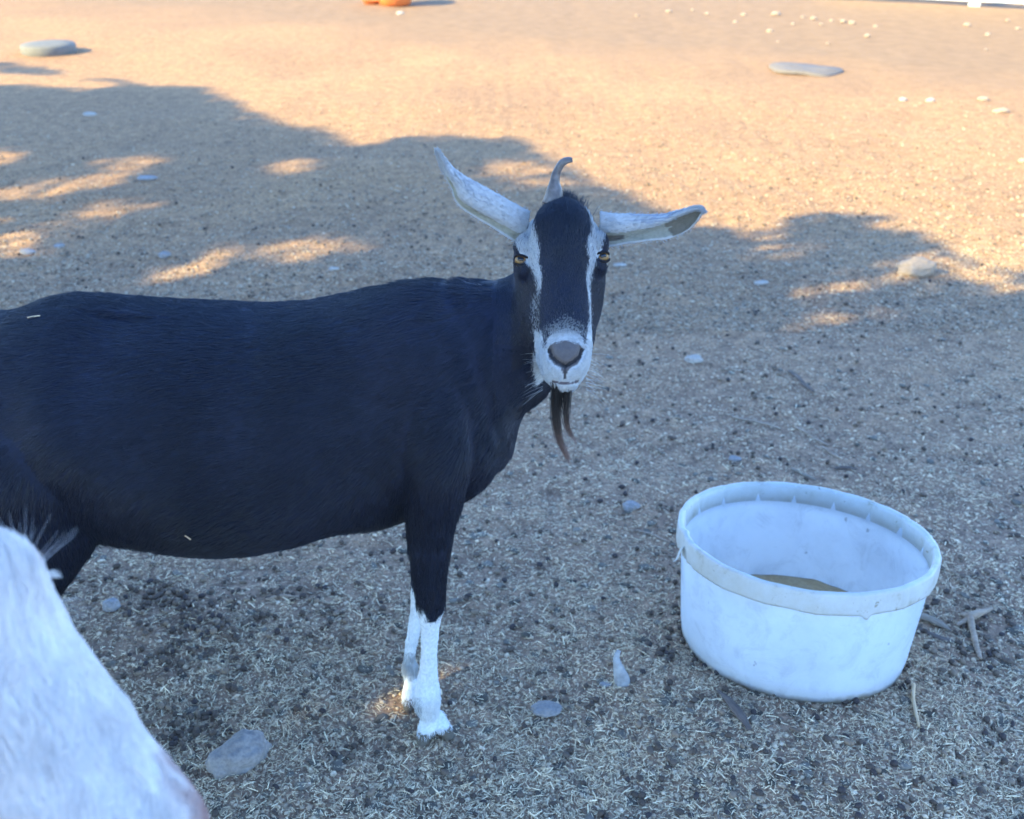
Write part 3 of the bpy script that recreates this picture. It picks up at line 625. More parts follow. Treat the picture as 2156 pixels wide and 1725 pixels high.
legs = [leg([(700, 850, 990, .075), (780, 838, 1005, .035), (860, 832, 1008, .014), (940, 832, 1004, .004), (1010, 838, 990, .0), (1060, 845, 978, .0), (1110, 852, 963, .0), (1170, 859, 952), (1230, 868, 944), (1275, 872, 942), (1305, 873, 938), (1340, 877, 932), (1390, 876, 929), (1430, 871, 931), (1465, 862, 936, -.004), (1490, 866, 934, -.004), (1510, 878, 934, -.003), (1532, 882, 944, -.006)], 1.275, 1.272, .85),
        leg([(1000, 850, 960), (1100, 852, 945), (1200, 855, 925), (1270, 856, 910), (1300, 854, 900), (1350, 846, 888), (1385, 843, 882), (1405, 838, 888), (1425, 842, 884), (1445, 850, 886), (1462, 852, 898)], 1.42, 1.355, .85),
        leg([(720, -130, 170, .085), (800, -150, 205, .045), (880, -160, 222, .02), (950, -165, 235, .008), (1020, -150, 243, .0), (1080, -120, 232), (1130, -85, 220), (1180, -60, 186), (1230, -45, 148), (1280, -45, 108), (1330, -48, 60), (1370, -38, 42), (1420, -20, 40), (1480, -6, 50), (1510, -8, 56), (1540, 0, 60)], 1.30, 1.275, .5),
        leg([(1000, -180, 150), (1090, -150, 110), (1160, -130, 60), (1220, -120, 20), (1270, -110, -15), (1330, -90, -20), (1380, -75, -10), (1400, -72, -5)], 1.50, 1.455, .6)]
# head frame
HP0, HP1 = np.array([.0670, 1.352, .842]), np.array([.0680, 1.205, .648])
av = unit(HP1 - HP0); au = unit(np.array([1.0, 0, 0]) - av[0] * av); aw = unit(np.cross(av, au)); aw = aw if aw[1] < 0 else -aw
def h2w(u, v, w): return HP0 + u * au + v * av + w * aw
def w2h(P): d = P - HP0; return np.stack([d @ au, d @ av, d @ aw], -1)
def px2uv(x, y):
    d = ray(x, y); t = ((HP0 - _C) @ aw) / (d @ aw); q = w2h((_C + d * t)[None])[0]; return q[0], q[1]
def c1(x, y): return px2uv((1000 + x / 2.738) / 1.1596, (330 + y / 2.738) / 1.1596)
def hring(y, xl, xr, w, hd, wo=0):
    """head ring at photo row y from xl to xr on the face plane, centre w behind it, half depth hd"""
    y = y - 9 * max(0, min(1, (490 - y) / 50)); ul, v = px2uv(xl, y); ur, _ = px2uv(xr, y); return h2w((ul + ur) / 2, v, w), au * (ur - ul) / 2, aw * hd
bridge = loft_rings([hring(416, 1168, 1206, -.040, .02), hring(428, 1150, 1224, -.036, .026), hring(450, 1131, 1246, -.032, .030), hring(480, 1120, 1256, -.029, .031), hring(520, 1117, 1256, -.029, .031), hring(560, 1123, 1252, -.029, .029), hring(600, 1131, 1247, -.028, .027), hring(650, 1136, 1246, -.027, .026), hring(700, 1137, 1250, -.028, .027), hring(735, 1137, 1250, -.030, .030), hring(765, 1141, 1244, -.032, .031), hring(785, 1149, 1233, -.033, .029), hring(800, 1162, 1218, -.034, .022), hring(809, 1178, 1204, -.035, .012)], 60, 36, 2.4)
skull = loft_rings([hring(425, 1152, 1220, -.080, .03), hring(450, 1112, 1262, -.075, .045), hring(480, 1090, 1281, -.072, .052), hring(510, 1083, 1286, -.070, .054), hring(540, 1083, 1284, -.070, .054), hring(575, 1087, 1283, -.072, .054), hring(620, 1093, 1276, -.072, .050), hring(660, 1102, 1266, -.070, .044), hring(700, 1118, 1258, -.066, .036), hring(740, 1132, 1250, -.060, .028), hring(775, 1145, 1238, -.056, .022), hring(795, 1160, 1222, -.052, .014)], 60, 36, 2.2)
eyeL, eyeR = px2uv(1096, 531), px2uv(1275, 524)
bumps = []
for (eu, ev), sg in ((eyeL, -1), (eyeR, 1)):
    bumps.append(sphere(h2w(eu - sg * .004, ev - .016, -.036), (.012, .013, .018), 16, (au, aw, av)))     # brow
    bumps.append(sphere(h2w(eu - sg * .006, ev + .014, -.038), (.011, .012, .016), 16, (au, aw, av)))     # cheekbone
cu, cv = px2uv(1191, 792); bumps.append(sphere(h2w(cu, cv, -.036), (.020, .026, .015), 16, (au, aw, av)))
hu, hv = px2uv(1186, 424); bumps.append(sphere(h2w(hu, hv + .004, -.040), (.022, .022, .016), 16, (au, aw, av)))
# cloven hooves
hooves = []
def hoof_shapes(px, py, Y, spread, size, yaw):
    c = at(px, py, Y); c[2] = 0; out = []
    for sg in (-1, 1):
        a = yaw + sg * spread; d = np.array([math.cos(a), math.sin(a), 0]); s_ = np.array([-d[1], d[0], 0])
        K = []
        for z, l0, l1, wd in ((.0012, -.012, .040, .0125), (.006, -.012, .039, .0125), (.018, -.012, .030, .012), (.030, -.011, .020, .011), (.042, -.010, .010, .009)):
            K.append(np.concatenate([c + s_ * sg * .010 * size + d * (l0 + l1) / 2 * size + np.array([0, 0, z * size]), d * (l1 - l0) / 2 * size, s_ * wd * size]))
        K = catmull(np.array(K), 14); out.append(loft(K[:, :3], K[:, 3:6], K[:, 6:9], 20, 2.3))
    return out
hooves += hoof_shapes(912, 1540, 1.275, .55, .95, -1.25) + hoof_shapes(874, 1462, 1.352, .4, .9, -1.2) + hoof_shapes(30, 1540, 1.275, .3, 1, -.6) + hoof_shapes(-42, 1400, 1.455, .3, 1, -.6)
me = remeshed('body', [torso, neck, bridge, skull] + legs + bumps + hooves, .0036, 11, .5)
# finer skin on the muzzle and face
bm = bmesh.new(); bm.from_mesh(me)
Vn = verts(me); q = w2h(Vn); sel = (np.abs(q[:, 0]) < .08) & (q[:, 1] > -.02) & (q[:, 1] < .27) & (q[:, 2] > -.075)
bm.edges.ensure_lookup_table()
ed = [e for e in bm.edges if sel[e.verts[0].index] and sel[e.verts[1].index]]
bmesh.ops.subdivide_edges(bm, edges=ed, cuts=1, use_grid_fill=True); bmesh.ops.triangulate(bm, faces=[f for f in bm.faces if len(f.verts) > 4])
bm.to_mesh(me); bm.free()
Vn = verts(me); Nn = norms(me); q = w2h(Vn); front = q[:, 2] > -.055
NOSE = [c1(*p) for p in ((922, 1415), (955, 1385), (1040, 1372), (1130, 1385), (1162, 1415), (1152, 1480), (1122, 1530), (1075, 1552), (1048, 1600), (1032, 1600), (1008, 1552), (960, 1525), (930, 1475))]
LN = [c1(*p) for p in ((934, 1425), (950, 1475), (990, 1512), (1033, 1536))]; RN = [c1(*p) for p in ((1156, 1425), (1138, 1475), (1095, 1512), (1052, 1536))]
PH = [c1(*p) for p in ((1041, 1535), (1041, 1615))]; MO = [c1(*p) for p in ((962, 1626), (1000, 1640), (1045, 1644), (1092, 1639), (1133, 1622))]
def groove(pts, width, depth):
    d = dist_line(q[:, 0], q[:, 1], pts); return depth * np.exp(-(d / width) ** 2) * front
dd = groove(LN, .0030, .0050) + groove(RN, .0030, .0050) + groove(PH, .0018, .0022) + groove(MO, .0018, .0030)
hdbox = (np.abs(q[:, 0]) < .09) & (q[:, 1] > -.03) & (q[:, 2] > -.12)
nd = dist_line(q[:, 0], q[:, 1], [c1(1000, 1440), c1(1085, 1440)]); dd = dd - .0016 * np.exp(-(nd / .010) ** 2) * front
for (px_, py_, amp_, rad_) in ((75, 665, .010, .040), (175, 790, -.013, .060), (120, 900, .008, .070), (900, 730, .008, .060), (930, 880, .006, .060), (800, 850, -.008, .055), (780, 1000, -.006, .050), (1010, 900, -.006, .045)):
    c_ = at(px_, py_, 1.25); dd = dd - amp_ * np.exp(-((Vn - c_)[:, [0, 2]] ** 2).sum(1) / rad_ ** 2) * (Vn[:, 1] < 1.38) * ~hdbox
Vn = Vn - Nn * dd[:, None] + Nn * (.0006 * fbm(Vn * 40, 3, 2))[:, None]
me.vertices.foreach_set('co', Vn.astype(np.float32).ravel()); me.update()
SL = [c1(*p) for p in ((872, 450), (765, 522), (704, 592), (706, 690), (738, 750), (792, 845), (838, 900), (853, 960), (862, 1040), (880, 1040), (888, 930), (866, 850), (872, 770), (852, 700), (828, 600), (832, 530))]
SR = [c1(*p) for p in ((1160, 432), (1215, 530), (1225, 600), (1195, 700), (1190, 790), (1208, 850), (1183, 950), (1196, 1040), (1210, 1130), (1205, 1250), (1232, 1250), (1230, 1130), (1214, 1010), (1226, 900), (1250, 815), (1292, 740), (1322, 650), (1362, 600), (1345, 530), (1255, 470))]
MZ = [c1(*p) for p in ((840, 1250), (880, 1290), (900, 1370), (916, 1410), (925, 1350), (975, 1308), (1045, 1290), (1115, 1308), (1162, 1350), (1172, 1400), (1188, 1330), (1203, 1235), (1240, 1290), (1240, 1470), (1205, 1580), (1140, 1660), (1040, 1720), (940, 1660), (880, 1590), (840, 1470))]
BLACK, BROWN, WHITE = np.array([.011, .0135, .026]), np.array([.045, .036, .030]), np.array([.76, .76, .74])
def goat_cols(P, jit, r):
    n = len(P); h = w2h(P) + r.normal(0, 1, (n, 3)) * jit * .6 + .0016 * np.stack([noise3(P * 110, 3), noise3(P * 110, 4), P[:, 0] * 0], -1) * (jit > 0)
    c = np.tile(BLACK, (n, 1)) * r.uniform(.75, 1.3, (n, 1)) * (1 + .35 * fbm(P * 7, 2, 15))[:, None]; hd = (np.abs(h[:, 0]) < .09) & (h[:, 1] > -.03) & (h[:, 1] < .28) & (h[:, 2] > -.125 - .01 * noise3(P * 60, 2))
    ck = hd & (np.abs(h[:, 0]) > .03) & (np.abs(h[:, 0]) < .068) & (h[:, 1] > .09) & (h[:, 2] < -.02) & (h[:, 2] > -.085); c[ck] = BLACK * .7 + BROWN * .25
    st_ = hd & (h[:, 2] > -.085) & (inpoly(h[:, 0], h[:, 1], SL) | inpoly(h[:, 0], h[:, 1], SR))
    c[st_] = (WHITE * .58)[None] * r.uniform(.85, 1.1, (st_.sum(), 1)); gr = st_ & (r.uniform(0, 1, n) < .06 * (jit > 0)); c[gr] = BLACK * 3
    mzn = hd & (h[:, 2] > -.12) & inpoly(h[:, 0], h[:, 1], MZ); c[mzn] = .63 * WHITE[None] * r.uniform(.85, 1.05, (mzn.sum(), 1))
    d = dist_line(h[:, 0], h[:, 1], [c1(965, 1315), c1(1045, 1300), c1(1125, 1315)]); g = mzn & (d < .010); c[g] *= (.42 + .58 * d[g] / .010)[:, None]
    d = dist_line(h[:, 0], h[:, 1], [c1(940, 1312), c1(1045, 1258), c1(1150, 1312)]); g = hd & ~mzn & (d < .013) & (h[:, 2] > -.06) & (r.uniform(0, 1, n) < .75 * (1 - d / .013)); c[g] = WHITE * .22
    d = dist_line(h[:, 0], h[:, 1], [c1(850, 1060), c1(840, 1150), c1(850, 1240)]); g = hd & (d < .005) & (r.uniform(0, 1, n) < .3); c[g] = WHITE * .4
    # stockings
    x, y, _ = proj(P); x = x + r.normal(0, 3, n) * (jit > 0); y = y + r.normal(0, 6, n) * (jit > 0)
    lim = np.interp(x, [850, 866, 885, 900, 915, 935, 944], [1225, 1238, 1272, 1310, 1312, 1290, 1255])
    lg = ~hd & (P[:, 2] < .27) & (x > 820) & (x < 985) & (y > lim) & (P[:, 2] < .265)
    lg |= ~hd & (P[:, 2] < .14) & (x < 820); c[lg] = WHITE[None] * r.uniform(.82, 1.05, (lg.sum(), 1))
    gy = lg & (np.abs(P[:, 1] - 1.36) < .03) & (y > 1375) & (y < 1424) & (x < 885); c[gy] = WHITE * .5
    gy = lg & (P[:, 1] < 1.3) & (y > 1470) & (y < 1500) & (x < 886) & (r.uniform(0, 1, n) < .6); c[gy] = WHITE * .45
    return c, hd, lg
cb, hdm, lgm = goat_cols(Vn, 0.0, np.random.default_rng(1)); q = w2h(Vn)
cb = np.where(lgm[:, None] | (cb[:, :1] > .3), cb * .9, cb)
ns = front & inpoly(q[:, 0], q[:, 1], NOSE); cb[ns] = (.12, .10, .093)
for L_, w_, c_ in ((LN, .0025, (.035, .03, .03)), (RN, .0025, (.035, .03, .03)), (PH, .0015, (.06, .05, .05)), (MO, .0015, (.10, .08, .085))):
    k = front & (dist_line(q[:, 0], q[:, 1], L_) < w_); cb[k] = c_
hoofm = (Vn[:, 2] < .020); cb[hoofm] = (.12, .095, .07)
recolor(me, cb)
bg_ = empty('black_goat', (0, 1.38, 0)); tag(bg_, 'black goat with white striped face and white stockings, looking at the camera', 'goat')
def part(name, data_obj): data_obj.parent = bg_; data_obj.location = -np.array(bg_.location); return data_obj
def part_mesh(name, V, F, m, parent=None, **kw):
    o = mesh_np(name, V, F, m, parent or bg_, **kw)
    if not parent: o.location = (0, -1.38, 0)
    return o
me.materials.append(M_skin); body = link(bpy.data.objects.new('body', me), bg_); body.location = (0, -1.38, 0)
# coat
r = np.random.default_rng(5)
NB = 300000
def wgt(C):
    h = w2h(C); f = (np.abs(h[:, 0]) < .09) & (h[:, 1] > -.03) & (h[:, 1] < .28)
    return np.where(f, 9.0, np.where(C[:, 2] < .27, 3.0, 1.0)) * np.where(C[:, 0] < -.75, .25, 1)
P, Nh = sample(me, NB, r, wgt); colr, hd, lg = goat_cols(P, .0022, r); h = w2h(P)
keep = ~(hd & (h[:, 2] > -.055) & inpoly(h[:, 0], h[:, 1], NOSE)) & (P[:, 2] > .019) & ~(hd & (h[:, 2] > -.06) & (dist_line(h[:, 0], h[:, 1], MO) < .0016))
for L_ in (LN, RN): keep &= ~(hd & (h[:, 2] > -.055) & (dist_line(h[:, 0], h[:, 1], L_) < .0026))
for e_ in (eyeL, eyeR): keep &= ~(hd & (np.hypot(h[:, 0] - e_[0], h[:, 1] - e_[1]) < .0065))
P, Nh, colr, hd, lg, h = (a[keep] for a in (P, Nh, colr, hd, lg, h))
NS, NE = at(960, 800, 1.38), at(1160, 620, 1.38)
T0, T1 = at(-300, 800, 1.41), at(900, 800, 1.38)
bones = [(T0, T1, (-1, 0, -.28), 3.0), (NS, NE, NS - NE + np.array([0, 0, -.06]), 1.0), (h2w(0, 0, -.05), h2w(0, .24, -.04), -av + aw * .1, .35)]
for a_, b_ in ((at(905, 1080, 1.275), at(910, 1540, 1.272)), (at(900, 1100, 1.42), at(885, 1460, 1.355)), (at(150, 1050, 1.30), at(30, 1540, 1.275)), (at(0, 1100, 1.5), at(-40, 1400, 1.455))):
    bones.append((a_, b_, (0, 0, -1), .6))
D = bone_dirs(P, bones)
D[hd & (np.abs(h[:, 0]) < .1)] = -av; fl = hd & (h[:, 1] > .15); D[fl] = unit(-av + .0 * au)[None]
k = hd & (np.abs(h[:, 0]) > .03); D[k] = unit(D[k] - au * np.sign(h[k, 0])[:, None] * .12)
mzz = hd & (h[:, 1] > .17); D[mzz] = unit(av * .6 + au * np.sign(h[mzz, 0])[:, None] * .5 + aw * .1)
low = P[:, 2] < .13
L = np.where(hd, np.interp(h[:, 1], [0, .05, .15, .25], [.012, .0065, .005, .0045]), np.where(lg | (P[:, 2] < .27), np.where(low, .011, .008), .024))
fet = (P[:, 2] < .09) & (P[:, 2] > .04); L = np.where(fet, .013, L)
lift = np.where(hd, .30, np.where(P[:, 2] < .27, .15, .14))
pts, R = grow(P, Nh, D, L, lift, r, .00027, 4, .24, 60, .11); R[hd] *= .75
coat = hair_obj('coat', pts, R, colr, M_hair_black, bg_); coat.location = (0, -1.38, 0)
# straw stuck in the coat
bt = BVHTree.FromPolygons(verts(me).tolist(), [tuple(p.vertices) for p in me.polygons])
for (x1, y1), (x2, y2), lab in (((58, 669), (84, 665), 'pale straw stalk clinging to the rump of the black goat'), ((389, 1128), (401, 1136), 'short straw bit stuck on the belly of the black goat')):
    Q = []
    for x, y in ((x1, y1), ((x1 + x2) / 2, (y1 + y2) / 2 - .5), (x2, y2)):
        hit = bt.ray_cast(Vector(_C), Vector(unit(ray(x, y)))); Q.append(np.array(hit[0]) - unit(ray(x, y)) * .006)
    Q = catmull(np.array(Q), 8); V, Q2, T = tube(Q - Q[4], np.full(8, .0011), 6); o = mesh_np('straw_stalk', V, [Q2, T], M_pale); o.location = Q[4]; tag(o, lab, 'straw')
# eyes
def eye_mat():
    m, t, b = mat('goat_eye', (.3, .2, .06), .08, .25); t_c = N(t, 'ShaderNodeTexCoord'); n = N(t, 'ShaderNodeTexNoise'); n.inputs['Scale'].default_value = 400; t.links.new(t_c.outputs['Object'], n.inputs['Vector'])
    t.links.new(ramp(t, n.outputs[0], [(.3, (.16, .075, .02)), (.7, (.30, .16, .05))]).outputs[0], b.inputs['Base Color']); b.inputs['Coat Weight'].default_value = .0; b.inputs['Roughness'].default_value = .3; return m
M_eye = eye_mat(); M_pupil, _, b = mat('pupil', (.006, .006, .008), .1, .6); M_lid, _, b = mat('eyelid', (.018, .014, .014), .8, .2)
for (eu, ev), sg in ((eyeL, -1), (eyeR, 1)):
    c = h2w(eu - sg * .0035, ev, -.0385); o_ = unit(au * sg * .62 + aw * .78)               # gaze
    side = unit(np.cross(o_, av)); up_ = unit(np.cross(side, o_))
    V, Q, T = sphere((0, 0, 0), .0110, 22, (side, up_, o_)); e = part_mesh('eye', V, [Q, T], M_eye); e.location = c - np.array([0, 1.38, 0])
    fwd = unit(_C - c); g = unit(o_ * .6 + fwd * .55); sd = unit(np.cross(g, np.array([0, 0, 1.0]))); uu = np.cross(sd, g)
    a = np.linspace(-.42, .42, 14); K = np.array([np.sin(x) * sd + np.cos(x) * g for x in a]) * .0104 + uu * .0015
    V, Q, T = tube(K, np.array([.0016] + [.0026] * 12 + [.0016]), 10, .45, -g); part_mesh('pupil', V, [Q, T], M_pupil, e)
    for s2, off in ((1, .0062), (-1, -.0068)):
        a = np.linspace(-1.25, 1.25, 18); K = np.array([(np.sin(x) * sd + np.cos(x) * g) * .0117 + uu * off * math.cos(x * .9) for x in a])
        V, Q, T = tube(K, .0008 + .0009 * np.cos(a), 10, 1.0, uu); part_mesh('eyelid', V, [Q, T], M_lid, e)
# horn
K = np.array([[*at(1165, 428, 1.382), 22], [*at(1167, 404, 1.384), 17], [*at(1168, 384, 1.386), 11], [*at(1172, 364, 1.388), 8.5], [*at(1180, 348, 1.388), 7.5], [*at(1191, 339, 1.387), 7], [*at(1206, 337, 1.386), 4.5]])
K = catmull(K, 40); Pc = K[:, :3]; V, Q, T = tube(Pc, K[:, 3] * 1.08 / pxm(Pc), 18, .8, aw); V = V + .0006 * np.stack([noise3(V * [300, 300, 60], 3), noise3(V * [300, 300, 60], 4), noise3(V * [300, 300, 60], 5)], -1)
M_scur, t, b = mat('horn', (.15, .13, .12), .38, .5); n = noise_node(t, 90, 5); t.links.new(ramp(t, n.outputs[0], [(.3, (.055, .045, .045)), (.7, (.17, .145, .135))]).outputs[0], b.inputs['Base Color']); bump(t, b, n.outputs[0], .4, .001)
part_mesh('horn', V, [Q, T], M_scur)
# tuft of hair at the poll
n = 2200; r = np.random.default_rng(9); uu_ = r.normal(.003, .011, n); P = np.array([h2w(a, -.016 + abs(a - .003) * .5, -.034 + c_) for a, c_ in zip(uu_, r.normal(0, .006, n))])
Dt = unit(-av[None] + au * (r.normal(.15, .35, (n, 1))) + aw * r.normal(0, .2, (n, 1))); pts = P[:, None] + Dt[:, None] * (np.linspace(0, 1, 4)[None, :, None] * (.019 * r.uniform(.4, 1.2, (n, 1, 1))))
tuft = hair_obj('forelock', pts, np.tile(np.array([.0003, .0003, .0002, .0001]), (n, 1)), np.tile(BLACK, (n, 1)), M_hair_black, bg_); tuft.location = (0, -1.38, 0)
# ears
def ear(pairs, folds, Y, seed, yfold, ylo, ytip, sag):
    """pairs: (upper edge, lower edge) from root to tip; folds: where the rim of the opening runs between them"""
    n, m = 70, 28; k_ = len(pairs); s = np.linspace(0, 1, m); V = np.empty((n, m, 3))
    def path(pts, y0): return catmull(np.array([at(a, b, Y + y0 * math.sin(math.pi * min(1, (i + 2) / (k_ + 1))) + ytip * i / (k_ - 1)) for i, (a, b) in enumerate(pts)]), n)
    A = path([p[0] for p in pairs], 0); C_ = path([p[1] for p in pairs], ylo); B = path([(a[0] + (b[0] - a[0]) * f, a[1] + (b[1] - a[1]) * f) for (a, b), f in zip(pairs, folds)], yfold)
    for i, x in enumerate(s):
        V[:, i] = A + (B - A) * (x * 2) if x < .5 else B + (C_ - B) * (x * 2 - 1)
        if x >= .5: V[:, i, 1] += sag * math.sin((x * 2 - 1) * math.pi)
        else: V[:, i, 1] -= .004 * math.sin(x * 2 * math.pi)
    for _ in range(2): V[:, 1:-1] = (V[:, :-2] + 2 * V[:, 1:-1] + V[:, 2:]) / 4
    uu_, vv_ = np.meshgrid(np.linspace(0, 1, n), s, indexing='ij'); V = V.reshape(-1, 3)
    V += .0008 * np.stack([noise3(V * 70, seed), noise3(V * 70, seed + 1), noise3(V * 70, seed + 2)], -1)
    i = np.arange(n - 1)[:, None] * m; j = np.arange(m - 1)[None]; Qd = np.stack([i + j, i + j + 1, i + m + j + 1, i + m + j], -1).reshape(-1, 4)
    return V, Qd, uu_.ravel(), vv_.ravel()
def ear_cols(u, v, P, flip, r=None):
    c = np.tile(np.array([.42, .42, .42]), (len(u), 1)); nz = noise3(P * [60, 60, 60], 5) + .7 * noise3(P * 170, 6)
    st_ = noise3(np.stack([u * 9, v * 38, u * 0], -1), 5) + .5 * noise3(np.stack([u * 22, v * 80, u * 0], -1), 6)
    if flip == 0:
        k = (v < .36) & (v > .03) & (u > .25) & (u < .78) & (st_ > -.15 + 2.2 * np.abs(u - .5)); c[k] = (.34, .35, .37)
        k = (v > .60 + .05 * nz) & (u < .66 + .1 * nz) & (v < .90); c[k] = (.32, .31, .25)
    else:
        k = (v < .30) & (v > .03) & (u > .2) & (u < .62) & (st_ > .0); c[k] = (.30, .31, .34)
        k = (v > .50 + .03 * nz) & (v < .95); c[k] = (.27, .27, .23)
        k = (v > .52) & (v < .97) & (u > .46 + .03 * nz + .1 * (v - .7)); c[k] = (.14, .125, .10)
        k = (u < .16) & (v > .62) & (v < .85) & (u > .05); c[k] = (.12, .11, .10)
    return c
EARS = [(dict(pairs=[((1115, 446), (1102, 522)), ((1094, 434), (1073, 504)), ((1062, 417), (1030, 475)), ((1036, 403), (992, 452)), ((1005, 386), (963, 428)), ((980, 372), (951, 396)), ((957, 357), (938, 373)), ((941, 341), (927, 352)), ((930, 328), (922, 333)), ((923, 317), (920, 318))], folds=[.6, .62, .66, .72, .72, .68, .62, .6, .55, .5], Y=1.392, seed=3, yfold=-.010, ylo=.002, ytip=-.040, sag=.003), 0),
        (dict(pairs=[((1262, 446), (1262, 523)), ((1292, 450), (1297, 518)), ((1335, 451), (1335, 512)), ((1368, 452), (1368, 508)), ((1400, 451), (1402, 505)), ((1425, 446), (1430, 495)), ((1446, 440), (1452, 482)), ((1462, 436), (1467, 467)), ((1473, 437), (1476, 453)), ((1479, 443), (1480, 446))], folds=[.55, .56, .54, .45, .28, .16, .12, .12, .2, .5], Y=1.392, seed=9, yfold=-.007, ylo=-.002, ytip=-.040, sag=.004), 1)]
for kw, flip in EARS:
    V, Qd, uu_, vv_ = ear(**kw); o = part_mesh('ear', V, Qd, M_skin, cols=ear_cols(uu_, vv_, V, flip)); sm = o.modifiers.new('thick', 'SOLIDIFY'); sm.thickness = .0035; sm.offset = 0
    r = np.random.default_rng(kw['seed']); me_ = o.data; n = 9000; i = r.integers(0, len(V), n); i = i[(vv_[i] < .5) | (vv_[i] > .94) | (r.uniform(0, 1, n) < .25)]; n = len(i); Nv = norms(me_)
    P = V[i] + r.normal(0, .0012, (n, 3)); fc = np.sign((Nv[i] * (_C - P)).sum(1))[:, None]; fc = np.where(r.uniform(0, 1, (n, 1)) < .75, fc, -fc); Nf = Nv[i] * fc
    ax = unit(V[-12] - V[12]); edge = (vv_[i] < .05) | (vv_[i] > .95)
    Dd = np.tile(ax, (n, 1)); Dd[edge] += np.where(vv_[i][edge] < .5, 1, -1)[:, None] * np.array([0, 0, .8]) * (1 if True else 0)
    pts, R = grow(P + Nf * .0015, Nf, Dd, np.where(edge, .006, .0045), .12, r, .0002, 4, .15, 80, .2)
    if edge.any(): pts[edge] = P[edge][:, None] + unit(Dd[edge] + r.normal(0, .25, (edge.sum(), 3)))[:, None] * (np.linspace(0, 1, 4)[None, :, None] * r.uniform(.001, .0042, (edge.sum(), 1, 1)) * (1.1 - .8 * uu_[i][edge])[:, None, None])
    f = hair_obj('ear_fur', pts, R, ear_cols(uu_[i], vv_[i], P, flip) * r.uniform(.8, 1.15, (n, 1)), M_hair_white, o)
# beard
r = np.random.default_rng(12); n = 560; Yb = 1.235
A_ = [(1176, 806), (1172, 850), (1171, 885), (1176, 920), (1186, 945), (1196, 966)]; B_ = [(1192, 806), (1191, 850), (1192, 885), (1197, 905), (1204, 918), (1212, 930)]
KA = catmull(np.array([at(a, b, Yb + .01 * (i > 0)) for i, (a, b) in enumerate(A_)]), 10); KB = catmull(np.array([at(a, b, Yb + .01 * (i > 0)) for i, (a, b) in enumerate(B_)]), 10)
w_ = (r.uniform(0, 1, n) < .15).astype(float); pts = np.empty((n, 10, 3)); s0 = r.uniform(.55, 1.05, n)
offs = np.stack([r.normal(0, .0034, n), r.normal(0, .0034, n), r.normal(0, .002, n)], -1)
for i in range(10):
    tt_ = (i / 9) * s0 * 9; i0 = np.clip(tt_.astype(int), 0, 8); f_ = (tt_ - i0)[:, None]
    a_ = KA[i0] * (1 - f_) + KA[np.minimum(i0 + 1, 9)] * f_; b_ = KB[i0] * (1 - f_) + KB[np.minimum(i0 + 1, 9)] * f_
    pts[:, i] = np.where(w_[:, None] > 0, b_, a_) + offs * (1 - .72 * i / 9) + (i / 9) ** 3 * r.normal(0, .0020, (n, 3))
M_beard, t, b = mat('beard_hair', (.03, .025, .022), .4, .5); a = N(t, 'ShaderNodeHairInfo'); t.links.new(ramp(t, a.outputs['Intercept'], [(.3, (.022, .019, .018)), (.62, (.055, .04, .033)), (.95, (.19, .11, .085))]).outputs[0], b.inputs['Base Color'])
bd = hair_obj('beard', pts, np.tile(np.linspace(.00032, .00012, 10), (n, 1)), np.tile(BLACK, (n, 1)), M_beard, bg_); bd.location = (0, -1.38, 0)
# muzzle whiskers
n = 46; r = np.random.default_rng(14); sg = np.where(r.uniform(0, 1, n) < .5, -1, 1.0); P = np.array([h2w(a * .028, v_, -.035) for a, v_ in zip(sg, r.uniform(.185, .235, n))]); Dw = unit(au * sg[:, None] + av * r.uniform(-.1, .8, (n, 1)) + aw * r.normal(0, .3, (n, 1)))
pts = P[:, None] + Dw[:, None] * (np.linspace(0, 1, 4)[None, :, None] * r.uniform(.014, .034, (n, 1, 1))); pts[:, :, 2] -= (np.linspace(0, 1, 4) ** 2 * .004)[None]
o = hair_obj('whiskers', pts, np.tile([.00012, .0001, .00008, .00004], (n, 1)), np.tile(WHITE * .8, (n, 1)), M_hair_white, bg_); o.location = (0, -1.38, 0)

# ================================================================== white goat (its head close to the lens)
WZ = .60; vd = unit(ray(220, 1480)); Rr = unit(np.cross(vd, _U)); Rr = Rr if Rr[0] > 0 else -Rr; Uu = unit(np.cross(Rr, vd)); Uu = Uu if Uu[2] > 0 else -Uu
wn = unit(.79 * Rr + .61 * Uu); wv = unit(.61 * Rr - .79 * Uu + .10 * vd); ww = unit(.72 * wn - .70 * vd); ww = unit(ww - (ww @ wv) * wv); wu = np.cross(wv, ww)
def wpt(x, y, z=WZ): d = ray(x, y); return _C + d * (z / FOC)
WST = [(-330, 1165, .055, .060), (-220, 1102, .074, .078), (-90, 1100, .082, .084), (0, 1124, .084, .084), (60, 1158, .080, .082), (98, 1208, .074, .078), (122, 1262, .070, .074), (160, 1328, .066, .070), (206, 1394, .062, .067), (256, 1460, .060, .064), (308, 1528, .058, .062), (362, 1594, .056, .059), (404, 1640, .053, .056), (430, 1676, .050, .052), (445, 1708, .046, .048), (453, 1738, .040, .042), (452, 1770, .028, .030), (440, 1795, .014, .016)]
R_ = []
for x, y, a_, b_ in WST:
    a_ *= 1.07; b_ *= 1.07;     n_ = wn; e = math.sqrt((a_ * (wu @ n_)) ** 2 + (b_ * (ww @ n_)) ** 2) + .003; c = wpt(x, y) - n_ * e; R_.append((c, wu * a_, ww * b_))
whead = loft_rings(R_, 90, 44, 2.1); WC = np.array([r_[0] for r_ in R_])
brow = sphere(wpt(84, 1198) - wn * .019, (.020, .017, .026), 18, (wu, ww, wv)); nost = sphere(wpt(412, 1700) - wn * .018, (.018, .016, .022), 18, (wu, ww, wv))
K0 = WC[1]; bdir = unit(np.array([-.80, -.42, 0])); BC = np.array([-.74, .10, .56])
